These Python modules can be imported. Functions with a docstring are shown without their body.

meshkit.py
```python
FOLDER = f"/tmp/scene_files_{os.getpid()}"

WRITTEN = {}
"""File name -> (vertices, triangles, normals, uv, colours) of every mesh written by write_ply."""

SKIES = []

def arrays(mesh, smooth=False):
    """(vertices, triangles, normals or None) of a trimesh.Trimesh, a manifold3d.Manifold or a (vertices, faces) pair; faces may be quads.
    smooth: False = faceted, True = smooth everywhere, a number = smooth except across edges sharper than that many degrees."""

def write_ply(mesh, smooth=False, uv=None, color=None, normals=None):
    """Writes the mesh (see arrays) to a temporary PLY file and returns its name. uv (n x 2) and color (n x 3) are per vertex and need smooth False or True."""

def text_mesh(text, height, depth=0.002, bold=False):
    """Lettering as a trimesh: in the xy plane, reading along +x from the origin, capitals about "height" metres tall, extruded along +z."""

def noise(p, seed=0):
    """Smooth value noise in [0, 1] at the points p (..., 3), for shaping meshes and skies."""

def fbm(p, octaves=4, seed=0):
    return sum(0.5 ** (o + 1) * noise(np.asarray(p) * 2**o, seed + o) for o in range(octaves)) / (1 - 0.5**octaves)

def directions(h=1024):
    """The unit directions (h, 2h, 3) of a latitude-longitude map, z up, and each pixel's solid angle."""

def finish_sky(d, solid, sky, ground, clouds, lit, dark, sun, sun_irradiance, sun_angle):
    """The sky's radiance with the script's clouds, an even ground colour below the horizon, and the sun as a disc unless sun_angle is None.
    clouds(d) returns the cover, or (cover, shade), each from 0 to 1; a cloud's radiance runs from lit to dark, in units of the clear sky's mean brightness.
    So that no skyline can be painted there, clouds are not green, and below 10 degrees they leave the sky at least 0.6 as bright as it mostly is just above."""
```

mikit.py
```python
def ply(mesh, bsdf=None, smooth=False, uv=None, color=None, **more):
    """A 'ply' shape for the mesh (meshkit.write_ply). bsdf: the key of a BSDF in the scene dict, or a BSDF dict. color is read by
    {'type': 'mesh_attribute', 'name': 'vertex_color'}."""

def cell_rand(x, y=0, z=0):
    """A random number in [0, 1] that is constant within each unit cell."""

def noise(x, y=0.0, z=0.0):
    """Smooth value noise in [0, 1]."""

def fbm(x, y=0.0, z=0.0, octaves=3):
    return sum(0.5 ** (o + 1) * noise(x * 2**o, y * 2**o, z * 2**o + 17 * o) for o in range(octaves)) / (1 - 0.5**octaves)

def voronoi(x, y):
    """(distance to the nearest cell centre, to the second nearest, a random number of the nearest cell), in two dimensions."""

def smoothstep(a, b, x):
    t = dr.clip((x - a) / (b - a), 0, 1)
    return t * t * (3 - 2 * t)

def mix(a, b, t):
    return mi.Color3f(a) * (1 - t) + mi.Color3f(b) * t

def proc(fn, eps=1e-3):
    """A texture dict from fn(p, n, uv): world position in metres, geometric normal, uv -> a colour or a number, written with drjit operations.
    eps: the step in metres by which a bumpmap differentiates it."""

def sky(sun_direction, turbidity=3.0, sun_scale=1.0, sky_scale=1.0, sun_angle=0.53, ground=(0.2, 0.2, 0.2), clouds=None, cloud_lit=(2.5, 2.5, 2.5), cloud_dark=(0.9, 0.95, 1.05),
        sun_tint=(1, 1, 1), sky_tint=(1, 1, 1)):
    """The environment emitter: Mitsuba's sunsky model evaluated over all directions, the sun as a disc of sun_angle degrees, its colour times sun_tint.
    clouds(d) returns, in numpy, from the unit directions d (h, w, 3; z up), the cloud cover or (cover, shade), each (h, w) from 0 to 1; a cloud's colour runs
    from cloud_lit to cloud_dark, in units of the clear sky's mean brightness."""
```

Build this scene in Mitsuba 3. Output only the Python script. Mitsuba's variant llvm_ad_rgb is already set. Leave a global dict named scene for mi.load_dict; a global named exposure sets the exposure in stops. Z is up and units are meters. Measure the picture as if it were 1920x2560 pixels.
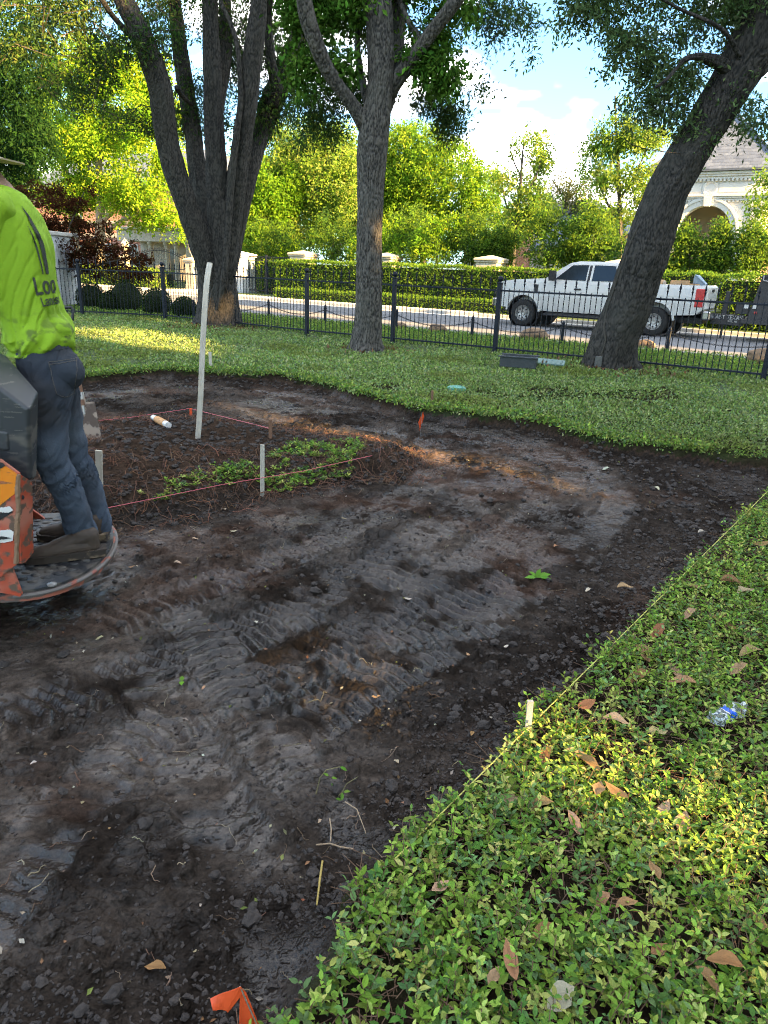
import math, random
import numpy as np, trimesh, drjit as dr, mitsuba as mi, mikit, meshkit
from mikit import ply, proc, noise, fbm, smoothstep, mix, voronoi
from manifold3d import Manifold, Mesh as MMesh, CrossSection
from shapely.geometry import Polygon
T = mi.ScalarTransform4f
scene, labels = {}, {}

# ---------------------------------------------------------------- camera, sky, exposure
CAM_H, FPX, PITCH, ROLL = 1.65, 1775.0, math.radians(19.05), math.radians(2.16)
FW = np.array([0, math.cos(PITCH), -math.sin(PITCH)])
_up0 = np.cross([1.0, 0, 0], FW)
UP = math.cos(ROLL) * _up0 - math.sin(ROLL) * np.array([1.0, 0, 0])
RT = np.cross(FW, UP)
EYE = np.array([0, 0, CAM_H])
scene['camera'] = {'type': 'perspective', 'fov_axis': 'y', 'fov': 2 * math.degrees(math.atan(1280 / FPX)), 'near_clip': 0.05, 'far_clip': 600.0,
                   'to_world': T().look_at(origin=EYE.tolist(), target=(EYE + FW).tolist(), up=UP.tolist())}
SUN = (0.78, -0.625, math.tan(math.radians(15)))
exposure = 5.1

def sky_clouds(d):
    az, el = np.arctan2(d[..., 0], d[..., 1]), np.arcsin(np.clip(d[..., 2], -1, 1))
    p = np.stack([az * 3.1, el * 6.5, az * 0 + 3.7], -1)
    c = meshkit.fbm(p * 2.1 + 11, 5, 9)
    return np.clip((c - 0.492) / 0.13, 0, 1) * np.clip((el - 0.02) / 0.05, 0, 1) * 0.9, np.clip((meshkit.fbm(p * 4 + 5, 3, 8) - 0.45) * 1.4, 0, 0.5)

scene['sky'] = mikit.sky(SUN, turbidity=2.6, sun_scale=1.0, sky_scale=0.58, sun_angle=0.8, clouds=sky_clouds, cloud_lit=(5.0, 4.8, 4.5), cloud_dark=(2.8, 2.8, 2.85), sun_tint=(1.0, 0.93, 0.74), sky_tint=(0.70, 0.92, 1.12))

# ---------------------------------------------------------------- helpers
def ray(x, y): return FW * FPX + RT * (x - 960) + UP * (1280 - y)          # pixel of the 1920x2560 photograph -> direction
def G(x, y, z=0.0):
    d = ray(x, y); return EYE + d * ((z - CAM_H) / d[2])                    # ... on the level z
def D(x, y, Y):
    d = ray(x, y); return EYE + d * (Y / d[1])                              # ... at the depth Y
U, N = np.array([.845, -.535, 0]), np.array([.535, .845, 0])               # along the street (to the right) and across it (away)
def S(x, y, n):
    d = ray(x, y); return EYE + d * (n / (d @ N))                           # ... on the upright plane n metres across
def W(u, n, z=0.0): return U * u + N * n + np.array([0, 0, z])
def depth(p): return float((np.asarray(p) - EYE) @ FW)
rngs = lambda s: np.random.default_rng(s)

def key_for(name):
    if name not in scene and name not in labels: return name
    k = 1
    while f'{name}_{k:03d}' in scene or f'{name}_{k:03d}' in labels: k += 1
    return f'{name}_{k:03d}'
def thing(name, label, cat, group=None):
    k = key_for(name); labels[k] = {'label': label, 'category': cat}
    if group: labels[k]['group'] = group
    return k
def obj(name, mesh, m, parent=None, smooth=False, label=None, kind=None, color=None, uv=None):
    k = key_for(f'{parent}__{name}' if parent else name)
    scene[k] = ply(mesh, m, smooth=smooth, color=color, uv=uv)
    if label or kind: labels[k] = {}
    if label: labels[k]['label'] = label
    if kind: labels[k]['kind'] = kind
    return k
def solo(name, mesh, m, label, cat, group=None, **kw):
    k = key_for(name); scene[k] = ply(mesh, m, **kw); labels[k] = {'label': label, 'category': cat}
    if group: labels[k]['group'] = group
    return k
def struct(name, mesh, m, label, **kw):
    k = key_for(name); scene[k] = ply(mesh, m, **kw); labels[k] = {'label': label, 'kind': 'structure'}
    return k
def stuff(name, mesh, m, label, cat, **kw):
    k = key_for(name); scene[k] = ply(mesh, m, **kw); labels[k] = {'label': label, 'category': cat, 'kind': 'stuff'}
    return k

def cat(meshes): return trimesh.util.concatenate([m for m in meshes if m is not None])
def TM(v, f): return trimesh.Trimesh(np.asarray(v, float), np.asarray(f, int), process=False)
def man(m): return Manifold(MMesh(np.asarray(m.vertices, np.float32), np.asarray(m.faces, np.uint32)))
def unman(m):
    q = m.to_mesh(); return TM(q.vert_properties[:, :3], q.tri_verts)
def frame(o, x, y, z):
    M = np.eye(4); M[:3, 0], M[:3, 1], M[:3, 2], M[:3, 3] = x, y, z, o; return M
def unit(v): v = np.asarray(v, float); return v / (np.linalg.norm(v, axis=-1, keepdims=True) + 1e-12)
def box(c, size, R=None, bev=0.0):
    """A box about c (chamfered by bev), its axes the rows of R."""
    s = np.asarray(size, float) / 2
    if bev > 0:
        pts = []
        for sx in (-1, 1):
            for sy in (-1, 1):
                for sz in (-1, 1):
                    for k in range(3):
                        q = s - bev; q[k] = s[k]; pts.append(q * [sx, sy, sz])
        m = trimesh.convex.convex_hull(np.array(pts))
    else: m = trimesh.creation.box(extents=2 * s)
    if R is not None: m.vertices = m.vertices @ np.asarray(R, float)
    m.vertices = m.vertices + np.asarray(c, float)
    return m
UNR = np.array([U, N, [0, 0, 1.0]])                                         # rows: along the street, across, up
def ubox(u0, u1, n0, n1, z0, z1, bev=0.0): return box(W((u0 + u1) / 2, (n0 + n1) / 2, (z0 + z1) / 2), (u1 - u0, n1 - n0, z1 - z0), UNR, bev)
def bar(a, b, w, h=None, bev=0.0, up=(0, 0, 1)):
    a, b = np.asarray(a, float), np.asarray(b, float); x = unit(b - a)
    up = np.asarray(up, float)
    if abs(x @ up) > .95: up = np.array([1.0, 0, 0])
    y = unit(np.cross(up, x)); z = np.cross(x, y)
    return box((a + b) / 2, (np.linalg.norm(b - a), w, h or w), np.array([x, y, z]), bev)
def resample(P, R, step):
    P, R = np.asarray(P, float), np.asarray(R, float)
    s = np.r_[0, np.cumsum(np.linalg.norm(np.diff(P, axis=0), axis=1))]
    from scipy.interpolate import PchipInterpolator
    q = np.linspace(0, s[-1], max(3, int(s[-1] / step) + 1))
    return PchipInterpolator(s, P)(q), PchipInterpolator(s, R)(q), q
def tube(P, R, sides=8, step=None, cap=True, disp=None, squash=None):
    """A tapered tube along the points P with radii R; disp(points, angle, length) moves the skin outwards."""
    P = np.asarray(P, float); R = np.broadcast_to(np.asarray(R, float), (len(P),))
    q = np.r_[0, np.cumsum(np.linalg.norm(np.diff(P, axis=0), axis=1))]
    if step: P, R, q = resample(P, R, step)
    t = unit(np.gradient(P, axis=0)); a = np.zeros_like(P)
    g = np.array([1.0, 0, 0]) if abs(t[0, 0]) < .8 else np.array([0, 1.0, 0])
    for i in range(len(P)):
        g = unit(g - t[i] * (g @ t[i])); a[i] = g
    b = np.cross(t, a); ang = np.arange(sides) * 2 * np.pi / sides
    nrm = np.cos(ang)[None, :, None] * a[:, None] + np.sin(ang)[None, :, None] * b[:, None]
    rr = np.repeat(R[:, None], sides, 1)
    if disp is not None: rr = rr + disp(P[:, None] + nrm * rr[..., None], ang[None, :] + 0 * rr, q[:, None] + 0 * rr)
    v = (P[:, None] + nrm * rr[..., None]).reshape(-1, 3)
    i, j = np.meshgrid(np.arange(len(P) - 1), np.arange(sides), indexing='ij')
    f = np.stack([i * sides + j, i * sides + (j + 1) % sides, (i + 1) * sides + (j + 1) % sides, (i + 1) * sides + j], -1).reshape(-1, 4)
    f = np.vstack([f[:, [0, 1, 2]], f[:, [0, 2, 3]]])
    if cap:
        n = len(v); v = np.vstack([v, P[:1], P[-1:]]); k = np.arange(sides); e = (len(P) - 1) * sides
        f = np.vstack([f, np.stack([(k + 1) % sides, k, k * 0 + n], 1), np.stack([e + k, e + (k + 1) % sides, k * 0 + n + 1], 1)])
    return TM(v, f)
def lathe(prof, o=(0, 0, 0), axis=(0, 0, 1), sides=24):
    """Revolves (radius, height) pairs about the axis through o."""
    z = unit(axis); x = unit(np.cross(z, [0, 0, 1] if abs(z[2]) < .9 else [1, 0, 0])); y = np.cross(z, x)
    ang = np.arange(sides) * 2 * np.pi / sides; pr = np.asarray(prof, float)
    ring = np.cos(ang)[:, None] * x + np.sin(ang)[:, None] * y
    v = (np.asarray(o, float) + pr[:, 1][:, None, None] * z + pr[:, 0][:, None, None] * ring[None]).reshape(-1, 3)
    i, j = np.meshgrid(np.arange(len(pr) - 1), np.arange(sides), indexing='ij')
    f = np.stack([i * sides + j, i * sides + (j + 1) % sides, (i + 1) * sides + (j + 1) % sides, (i + 1) * sides + j], -1).reshape(-1, 4)
    return TM(v, np.vstack([f[:, [0, 1, 2]], f[:, [0, 2, 3]]]))
def prism(poly, h, M):
    """A polygon of 2-D points extruded by h, laid out by the 4x4 matrix M (columns x, y, z, origin)."""
    p = poly if isinstance(poly, Polygon) else Polygon(poly)
    m = trimesh.creation.extrude_polygon(p.buffer(0), h, engine='earcut'); m.apply_transform(M)
    return m
def hulls(bones, length=0.02, taubin=8, sub=12):
    """One continuous skin round bones ((p, r), (p, r), ...)."""
    parts = []
    for chain in bones:
        sph = []
        for p, r in chain:
            s = Manifold.sphere(float(r), sub).translate([float(x) for x in p]); sph.append(s)
        for a, b in zip(sph, sph[1:]): parts.append(Manifold.batch_hull([a, b]))
        if len(sph) == 1: parts.append(sph[0])
    m = parts[0]
    for p in parts[1:]: m = m + p
    m = unman(m.refine_to_length(length))
    m.merge_vertices()
    if taubin: trimesh.smoothing.filter_taubin(m, lamb=.5, nu=.53, iterations=taubin)
    return m
def drape(P, d, mesh, off):
    """Moves the points P along d on to the mesh (first hit), off metres in front of it; misses come back as nan."""
    P, d = np.asarray(P, float), unit(d); v = mesh.vertices[mesh.faces]; e1, e2 = v[:, 1] - v[:, 0], v[:, 2] - v[:, 0]
    h = np.cross(d, e2); a = (e1 * h).sum(1); ok = np.abs(a) > 1e-12; a = np.where(ok, a, 1); out = np.full(P.shape, np.nan)
    for i, p in enumerate(P):
        s = p - v[:, 0]; uu = (s * h).sum(1) / a; q = np.cross(s, e1); vv = (q @ d) / a; t = (e2 * q).sum(1) / a
        hit = ok & (uu >= -1e-6) & (vv >= -1e-6) & (uu + vv <= 1 + 1e-6) & (t > 0)
        if hit.any():
            k = np.argmin(np.where(hit, t, 1e9)); n = unit(np.cross(e1[k], e2[k])); n = -n if n @ d > 0 else n
            out[i] = p + d * t[k] + n * off
    return out
_TAB = np.random.default_rng(99).random((256, 256)).astype(np.float32)
def mnoise(p, seed=0):
    """Smooth value noise: from a table where all points share one height, else meshkit's."""
    p = np.asarray(p, float)
    if p.ndim != 2 or np.ptp(p[:, 2]) > 0: return meshkit.noise(p, seed)
    x, y = p[:, 0] + 37.7 * seed + 5.3 * p[0, 2], p[:, 1] + 91.3 * seed
    i, j = np.floor(x), np.floor(y); tx, ty = (x - i).astype(np.float32), (y - j).astype(np.float32); tx = tx * tx * (3 - 2 * tx); ty = ty * ty * (3 - 2 * ty)
    i, j = i.astype(np.int32) & 255, j.astype(np.int32) & 255; i1, j1 = (i + 1) & 255, (j + 1) & 255
    a, b = _TAB[i, j], _TAB[i, j1]
    return (a + (_TAB[i1, j] - a) * tx) * (1 - ty) + (b + (_TAB[i1, j1] - b) * tx) * ty
def mfbm(p, octaves=4, seed=0): return sum(.5 ** (o + 1) * mnoise(np.asarray(p) * 2 ** o, seed + o * 3) for o in range(octaves)) / (1 - .5 ** octaves)
def n3(p, s=1.0, seed=0): return mnoise(np.asarray(p) * s, seed) - .5
def fb(p, s=1.0, o=4, seed=0): return mfbm(np.asarray(p) * s, o, seed) - .5

# leaves ----------------------------------------------------------
def leaf_faces(P, A, Nn, L, Wd, fold=0.25, tris=2):
    """Leaves from base P along A (unit), facing Nn; returns a mesh and how many vertices each has."""
    n = len(P); A = unit(A); B = unit(np.cross(Nn, A)); C = np.cross(A, B); L = np.broadcast_to(L, (n,))[:, None]; Wd = np.broadcast_to(Wd, (n,))[:, None]
    if tris == 2:
        V = np.stack([P, P + A * L * .45 + B * Wd * .5 + C * Wd * fold, P + A * L, P + A * L * .45 - B * Wd * .5 + C * Wd * fold], 1)
        F = np.array([[0, 2, 1], [0, 3, 2]])
    else:
        V = np.stack([P, P + A * L * .28 + B * Wd * .42 + C * Wd * fold, P + A * L * .62 + B * Wd * .42 + C * Wd * fold * .8, P + A * L - C * L * .12,
                      P + A * L * .62 - B * Wd * .42 + C * Wd * fold * .8, P + A * L * .28 - B * Wd * .42 + C * Wd * fold, P + A * L * .5 - C * L * .01], 1)
        F = np.array([[0, 6, 1], [1, 6, 2], [2, 6, 3], [3, 6, 4], [4, 6, 5], [5, 6, 0]])
    k = V.shape[1]
    return TM(V.reshape(-1, 3), (F[None] + (np.arange(n) * k)[:, None, None]).reshape(-1, 3)), k
def rand_dirs(rng, n, zb=0.0):
    v = rng.normal(size=(n, 3)); v[:, 2] += zb; return unit(v)
def palette(rng, n, cols, jit=.18, w=None):
    c = np.asarray(cols, float)[rng.choice(len(cols), n, p=w)]
    return np.clip(c * (1 + jit * rng.normal(size=(n, 1))) * (1 + .06 * rng.normal(size=(n, 3))), .003, .8)
def crown_points(rng, blobs, n, clump=.9, thr=.42, seed=0, shell=.55):
    """n spray origins in the ellipsoids (centre, radii), thinned by noise so that gaps stay open."""
    vol = np.array([np.prod(np.broadcast_to(r, 3)) ** (2 / 3) for _, r in blobs]); out = []
    have = 0
    while have < n:
        b = rng.choice(len(blobs), n * 2, p=vol / vol.sum()); c = np.array([q[0] for q in blobs])[b]; r = np.array([np.broadcast_to(q[1], 3) for q in blobs])[b]
        rad = rng.random(n * 2) ** (1 / 3); rad = np.where(rng.random(n * 2) < shell, .72 + .28 * rad, rad)
        p = c + r * rand_dirs(rng, n * 2) * rad[:, None]
        keep = mfbm(p / clump, 2, seed) > thr
        out.append(p[keep]); have += keep.sum()
    return np.vstack(out)[:n]
def foliage(seed, blobs, sprays, per, L, Wd, cols, droop=.3, spread=.22, clump=.9, thr=.42, shell=.55, zmin=None, w=None, fold=.2, keep=None):
    rng = rngs(seed); O = crown_points(rng, blobs, sprays, clump, thr, seed, shell)
    if zmin is not None: O = O[O[:, 2] > zmin]
    if keep is not None: O = O[keep(O)]
    n = len(O); dirs = rand_dirs(rng, n, -droop); t = rng.random((n, per))
    P = O[:, None] + dirs[:, None] * (t[..., None] * spread) + rng.normal(size=(n, per, 3)) * spread * .28
    A = dirs[:, None] * .8 + rng.normal(size=(n, per, 3)) * .8; A[..., 2] -= droop * .5
    Nn = rng.normal(size=(n, per, 3)); Nn[..., 2] += .9
    ln = L * (.7 + .6 * rng.random((n, per)))
    m, k = leaf_faces(P.reshape(-1, 3), A.reshape(-1, 3), Nn.reshape(-1, 3), ln.ravel(), (ln * Wd / L).ravel(), fold)
    base = palette(rng, n, cols, .16, w); c = np.repeat(base, per, 0) * (1 + .12 * rng.normal(size=(n * per, 1)))
    return m, np.repeat(np.clip(c, .003, .8), k, 0)
def blob(x, y, rx, ry, n, deep=.8):
    c = S(x, y, n); s = depth(c) / FPX
    return (c, np.array([rx * s, (rx + ry) / 2 * s * deep, ry * s]))
def dblob(x, y, rx, ry, Y, deep=.8):
    c = D(x, y, Y); s = depth(c) / FPX
    return (c, np.array([rx * s, (rx + ry) / 2 * s * deep, ry * s]))

# ---------------------------------------------------------------- materials
VC = {'type': 'mesh_attribute', 'name': 'vertex_color'}
def rgb(*c): return {'type': 'rgb', 'value': list(c)}
def mat(key, color, rough=.6, **kw):
    bump = kw.pop('bump', None); two = kw.pop('two', True)
    b = {'type': 'principled', 'base_color': rgb(*color) if isinstance(color, tuple) else color, 'roughness': rough, **kw}
    if bump: b = {'type': 'bumpmap', 'arbitrary': bump[0], 'scale': bump[1], 'bsdf': b}
    scene[key] = {'type': 'twosided', 'bsdf': b} if two else b
    return key
def leafmat(key, rough=.45, trans=.7, spec=None):
    scene[key] = {'type': 'principledthin', 'base_color': VC, 'roughness': rough, 'diff_trans': trans, 'eta': 1.45}
    return key
leafmat('m_waxy', .38, .45); leafmat('m_leaf', .55, 1.15); leafmat('m_dead', .6, .35)
mat('m_vc', VC, .7)
def _barkh(p):
    a = dr.atan2(p.y, p.x)
    w = fbm(p.x * 3, p.y * 3, p.z * 2, 2)
    return dr.abs(noise(p.x * 26 + w * 5, p.y * 26, p.z * 6 + w * 3) - .5) * 1.4 + .6 * noise(p.x * 60, p.y * 60, p.z * 25)
def bark(key, dark, light, moss):
    def col(p, n, uv):
        h = _barkh(p); g = smoothstep(.5, .75, fbm(p.x * 1.7, p.y * 1.7, p.z * 1.1, 3))
        return mix(mix(dark, light, smoothstep(.12, .8, h)), moss, g * .35)
    mat(key, proc(col), .85, bump=(proc(lambda p, n, uv: _barkh(p), 4e-3), .034))
bark('m_oakbark', (.007, .006, .005), (.052, .045, .038), (.050, .047, .038))
bark('m_palebark', (.016, .014, .012), (.105, .094, .080), (.095, .09, .075))
mat('m_twig', (.06, .045, .035), .8); mat('m_limbpale', (.30, .25, .19), .8)
mat('m_iron', (.006, .009, .018), .45, specular=.3)
mat('m_root', VC, .8)
def _grass(p, n, uv):
    g = fbm(p.x * .5, p.y * .5, 0, 3); f = noise(p.x * 40, p.y * 40) * .6 + .4
    return mix((.030, .055, .014), (.075, .105, .028), g) * f
mat('m_grass', proc(_grass), .9)
def _street(p, n, uv):
    g = fbm(p.x * .7, p.y * .7, 0, 4); s = noise(p.x * 90, p.y * 90); c = smoothstep(.02, .0, dr.abs(fbm(p.x * .35 + 9, p.y * .35, 3, 4) - .5))
    return mix((.10, .10, .105), (.145, .143, .142), g) * (.85 + .3 * s) * (1 - .45 * c)
mat('m_street', proc(_street), .85)
def _conc(p, n, uv): return mix((.36, .34, .31), (.50, .48, .44), fbm(p.x * 3, p.y * 3, p.z * 3, 4)) * (.85 + .3 * noise(p.x * 70, p.y * 70, p.z * 70))
mat('m_concrete', proc(_conc), .85)
def _stone(p, n, uv): return mix((.36, .32, .25), (.46, .42, .35), fbm(p.x * 2, p.y * 2, p.z * 2, 4))
mat('m_stone', proc(_stone), .8)
def _brick(c1, c2, mortar):
    def f(p, n, uv):
        u = p.x * .845 - p.y * .535 + (p.x * .535 + p.y * .845); r = dr.floor(p.z / .075); fu = u / .21 + dr.select(r * .5 - dr.floor(r * .5) > .25, .5, 0)
        a, b = fu - dr.floor(fu), p.z / .075 - r; e = dr.minimum(dr.minimum(a, 1 - a) * .21, dr.minimum(b, 1 - b) * .075)
        return mix(mortar, mix(c1, c2, mikit.cell_rand(dr.floor(fu), r)), smoothstep(.003, .008, e))
    return proc(f)
mat('m_brick', _brick((.36, .13, .08), (.46, .20, .13), (.42, .37, .32)), .85)
mat('m_pinkbrick', _brick((.52, .30, .20), (.60, .38, .27), (.55, .47, .38)), .85)
mat('m_greybrick', _brick((.42, .43, .44), (.50, .51, .52), (.36, .37, .38)), .85)
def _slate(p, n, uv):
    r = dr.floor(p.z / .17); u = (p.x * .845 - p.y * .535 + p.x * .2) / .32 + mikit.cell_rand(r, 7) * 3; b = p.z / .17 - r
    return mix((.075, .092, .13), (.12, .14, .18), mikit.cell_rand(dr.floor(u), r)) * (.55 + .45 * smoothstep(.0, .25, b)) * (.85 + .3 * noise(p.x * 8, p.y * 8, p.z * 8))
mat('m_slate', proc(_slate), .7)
mat('m_whitewall', proc(lambda p, n, uv: mix((.50, .495, .48), (.60, .595, .58), fbm(p.x, p.y, p.z * .6, 3))), .8)
mat('m_beige', (.45, .38, .30), .8)
mat('m_darkglass', (.02, .025, .03), .08, specular=.6)
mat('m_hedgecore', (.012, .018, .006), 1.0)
mat('m_rock', proc(lambda p, n, uv: mix((.10, .065, .04), (.30, .20, .12), fbm(p.x * 9, p.y * 9, p.z * 9, 4))), .9)
mat('m_wood', proc(lambda p, n, uv: mix((.36, .32, .24), (.50, .47, .40), fbm(p.x * 60, p.y * 60, p.z * 5, 3))), .75)
mat('m_brownwood', (.16, .085, .05), .85)
mat('m_carpaint', (.52, .515, .49), .35, clearcoat=.7, clearcoat_gloss=.9)
mat('m_black', (.012, .012, .013), .55); mat('m_rubber', (.018, .017, .016), .85)
mat('m_rim', (.42, .41, .39), .35, metallic=.7); mat('m_chrome', (.55, .55, .56), .18, metallic=1.0)
mat('m_taillight', (.45, .012, .015), .15, clearcoat=1.0)
mat('m_cardboard', (.42, .26, .14), .85); mat('m_whiteink', (.55, .54, .51), .6); mat('m_trailer', (.035, .033, .034), .5)
mat('m_flag', (.60, .075, .018), .5); mat('m_yellowline', (.55, .52, .12), .6); mat('m_redline', (.55, .12, .14), .6)
mat('m_greenplastic', (.10, .17, .14), .5); mat('m_darkplastic', (.03, .035, .038), .5)

# ---------------------------------------------------------------- ground: yard with the dug bed, street, verges
def pxpoly(L, q=1.1573): return np.array([G(x * q, y * q)[:2] for x, y in L])
FAR = pxpoly([(200, 815), (285, 806), (370, 800), (450, 806), (600, 812), (700, 830), (800, 857), (880, 880), (990, 892), (1100, 905), (1180, 918), (1250, 935), (1350, 960), (1500, 975), (1659, 1000)])
NEAR = pxpoly([(1659, 1078), (1500, 1226), (1350, 1380), (1200, 1528), (1050, 1680), (900, 1822), (800, 1915), (752, 2050), (690, 2180), (560, 2290)])
BED = np.vstack([[(-6.3, 8.6), (-5.3, 9.8)], FAR, [(4.25, 6.6), (4.1, 6.35)], NEAR, [(-1.2, .55), (-3.5, .45), (-6.3, 2.0)]])
ISLE = np.array([G(x, y)[:2] for x, y in [(120, 1290), (200, 1275), (330, 1262), (480, 1235), (655, 1188), (800, 1165), (920, 1150), (1010, 1158), (1000, 1125), (900, 1090), (800, 1075), (700, 1062), (600, 1046), (450, 1036), (250, 1045), (100, 1090)]])
def sdist(P, poly):
    """Signed distance of the points to the closed polygon, positive inside."""
    d2 = np.full(len(P), 1e9); ins = np.zeros(len(P), bool); m = len(poly)
    for i in range(m):
        a, b = poly[i], poly[(i + 1) % m]; e = b - a; w = P - a
        t = np.clip((w @ e) / (e @ e), 0, 1); d2 = np.minimum(d2, ((w - t[:, None] * e) ** 2).sum(1))
        c = ((a[1] <= P[:, 1]) & (b[1] > P[:, 1])) | ((b[1] <= P[:, 1]) & (a[1] > P[:, 1]))
        s = e[0] * w[:, 1] - e[1] * w[:, 0]; ins ^= c & np.where(e[1] > 0, s > 0, s < 0)
    return np.where(ins, 1, -1) * np.sqrt(d2)
def sst(a, b, x):
    t = np.clip((x - a) / (b - a), 0, 1); return t * t * (3 - 2 * t)
def pathpts(L): # pixel path -> dense ground polyline
    p = np.array([G(x, y, -.1)[:2] for x, y in L]); z, _, s = resample(np.c_[p, p[:, 0] * 0], np.ones(len(p)), .05); return z[:, :2], s
TRACKS = [([(300, 1690), (640, 1570), (860, 1455), (1060, 1345), (1200, 1235), (1255, 1155), (1180, 1088), (1030, 1042), (850, 1005), (650, 975), (400, 958)], .19, .072, .013),
          ([(620, 1720), (900, 1620), (1130, 1490), (1330, 1365), (1430, 1260), (1435, 1185), (1330, 1115), (1170, 1066), (1000, 1025), (800, 985)], .19, .070, .014),
          ([(480, 1480), (760, 1370), (960, 1270), (1070, 1190), (1095, 1130), (1010, 1085)], .17, .072, .011),
          ([(760, 1640), (1010, 1500), (1200, 1380), (1320, 1280), (1345, 1200), (1270, 1130), (1110, 1072)], .15, .066, .012),
          ([(900, 1730), (1150, 1580), (1360, 1440), (1500, 1320), (1540, 1220), (1460, 1140), (1300, 1090)], .15, .072, .010),
          ([(640, 1420), (860, 1330), (1030, 1240), (1130, 1160), (1110, 1110), (980, 1075)], .13, .07, .011),
          ([(20, 1800), (330, 1690), (640, 1590), (900, 1470), (1060, 1370)], .15, .08, .013),
          ([(430, 1800), (500, 1950), (600, 2110), (720, 2330), (800, 2550)], .15, .13, .010),
          ([(760, 1960), (640, 1800), (560, 1660), (480, 1560), (330, 1480)], .14, .09, .008),
          ([(60, 2150), (220, 1960), (420, 1800), (700, 1680), (960, 1600)], .16, .09, .009),
          ([(1120, 1065), (950, 1000), (780, 960), (560, 945), (360, 945)], .17, .075, .012)]
TRK = [(*pathpts(t[0]), *t[1:]) for t in TRACKS]
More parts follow.
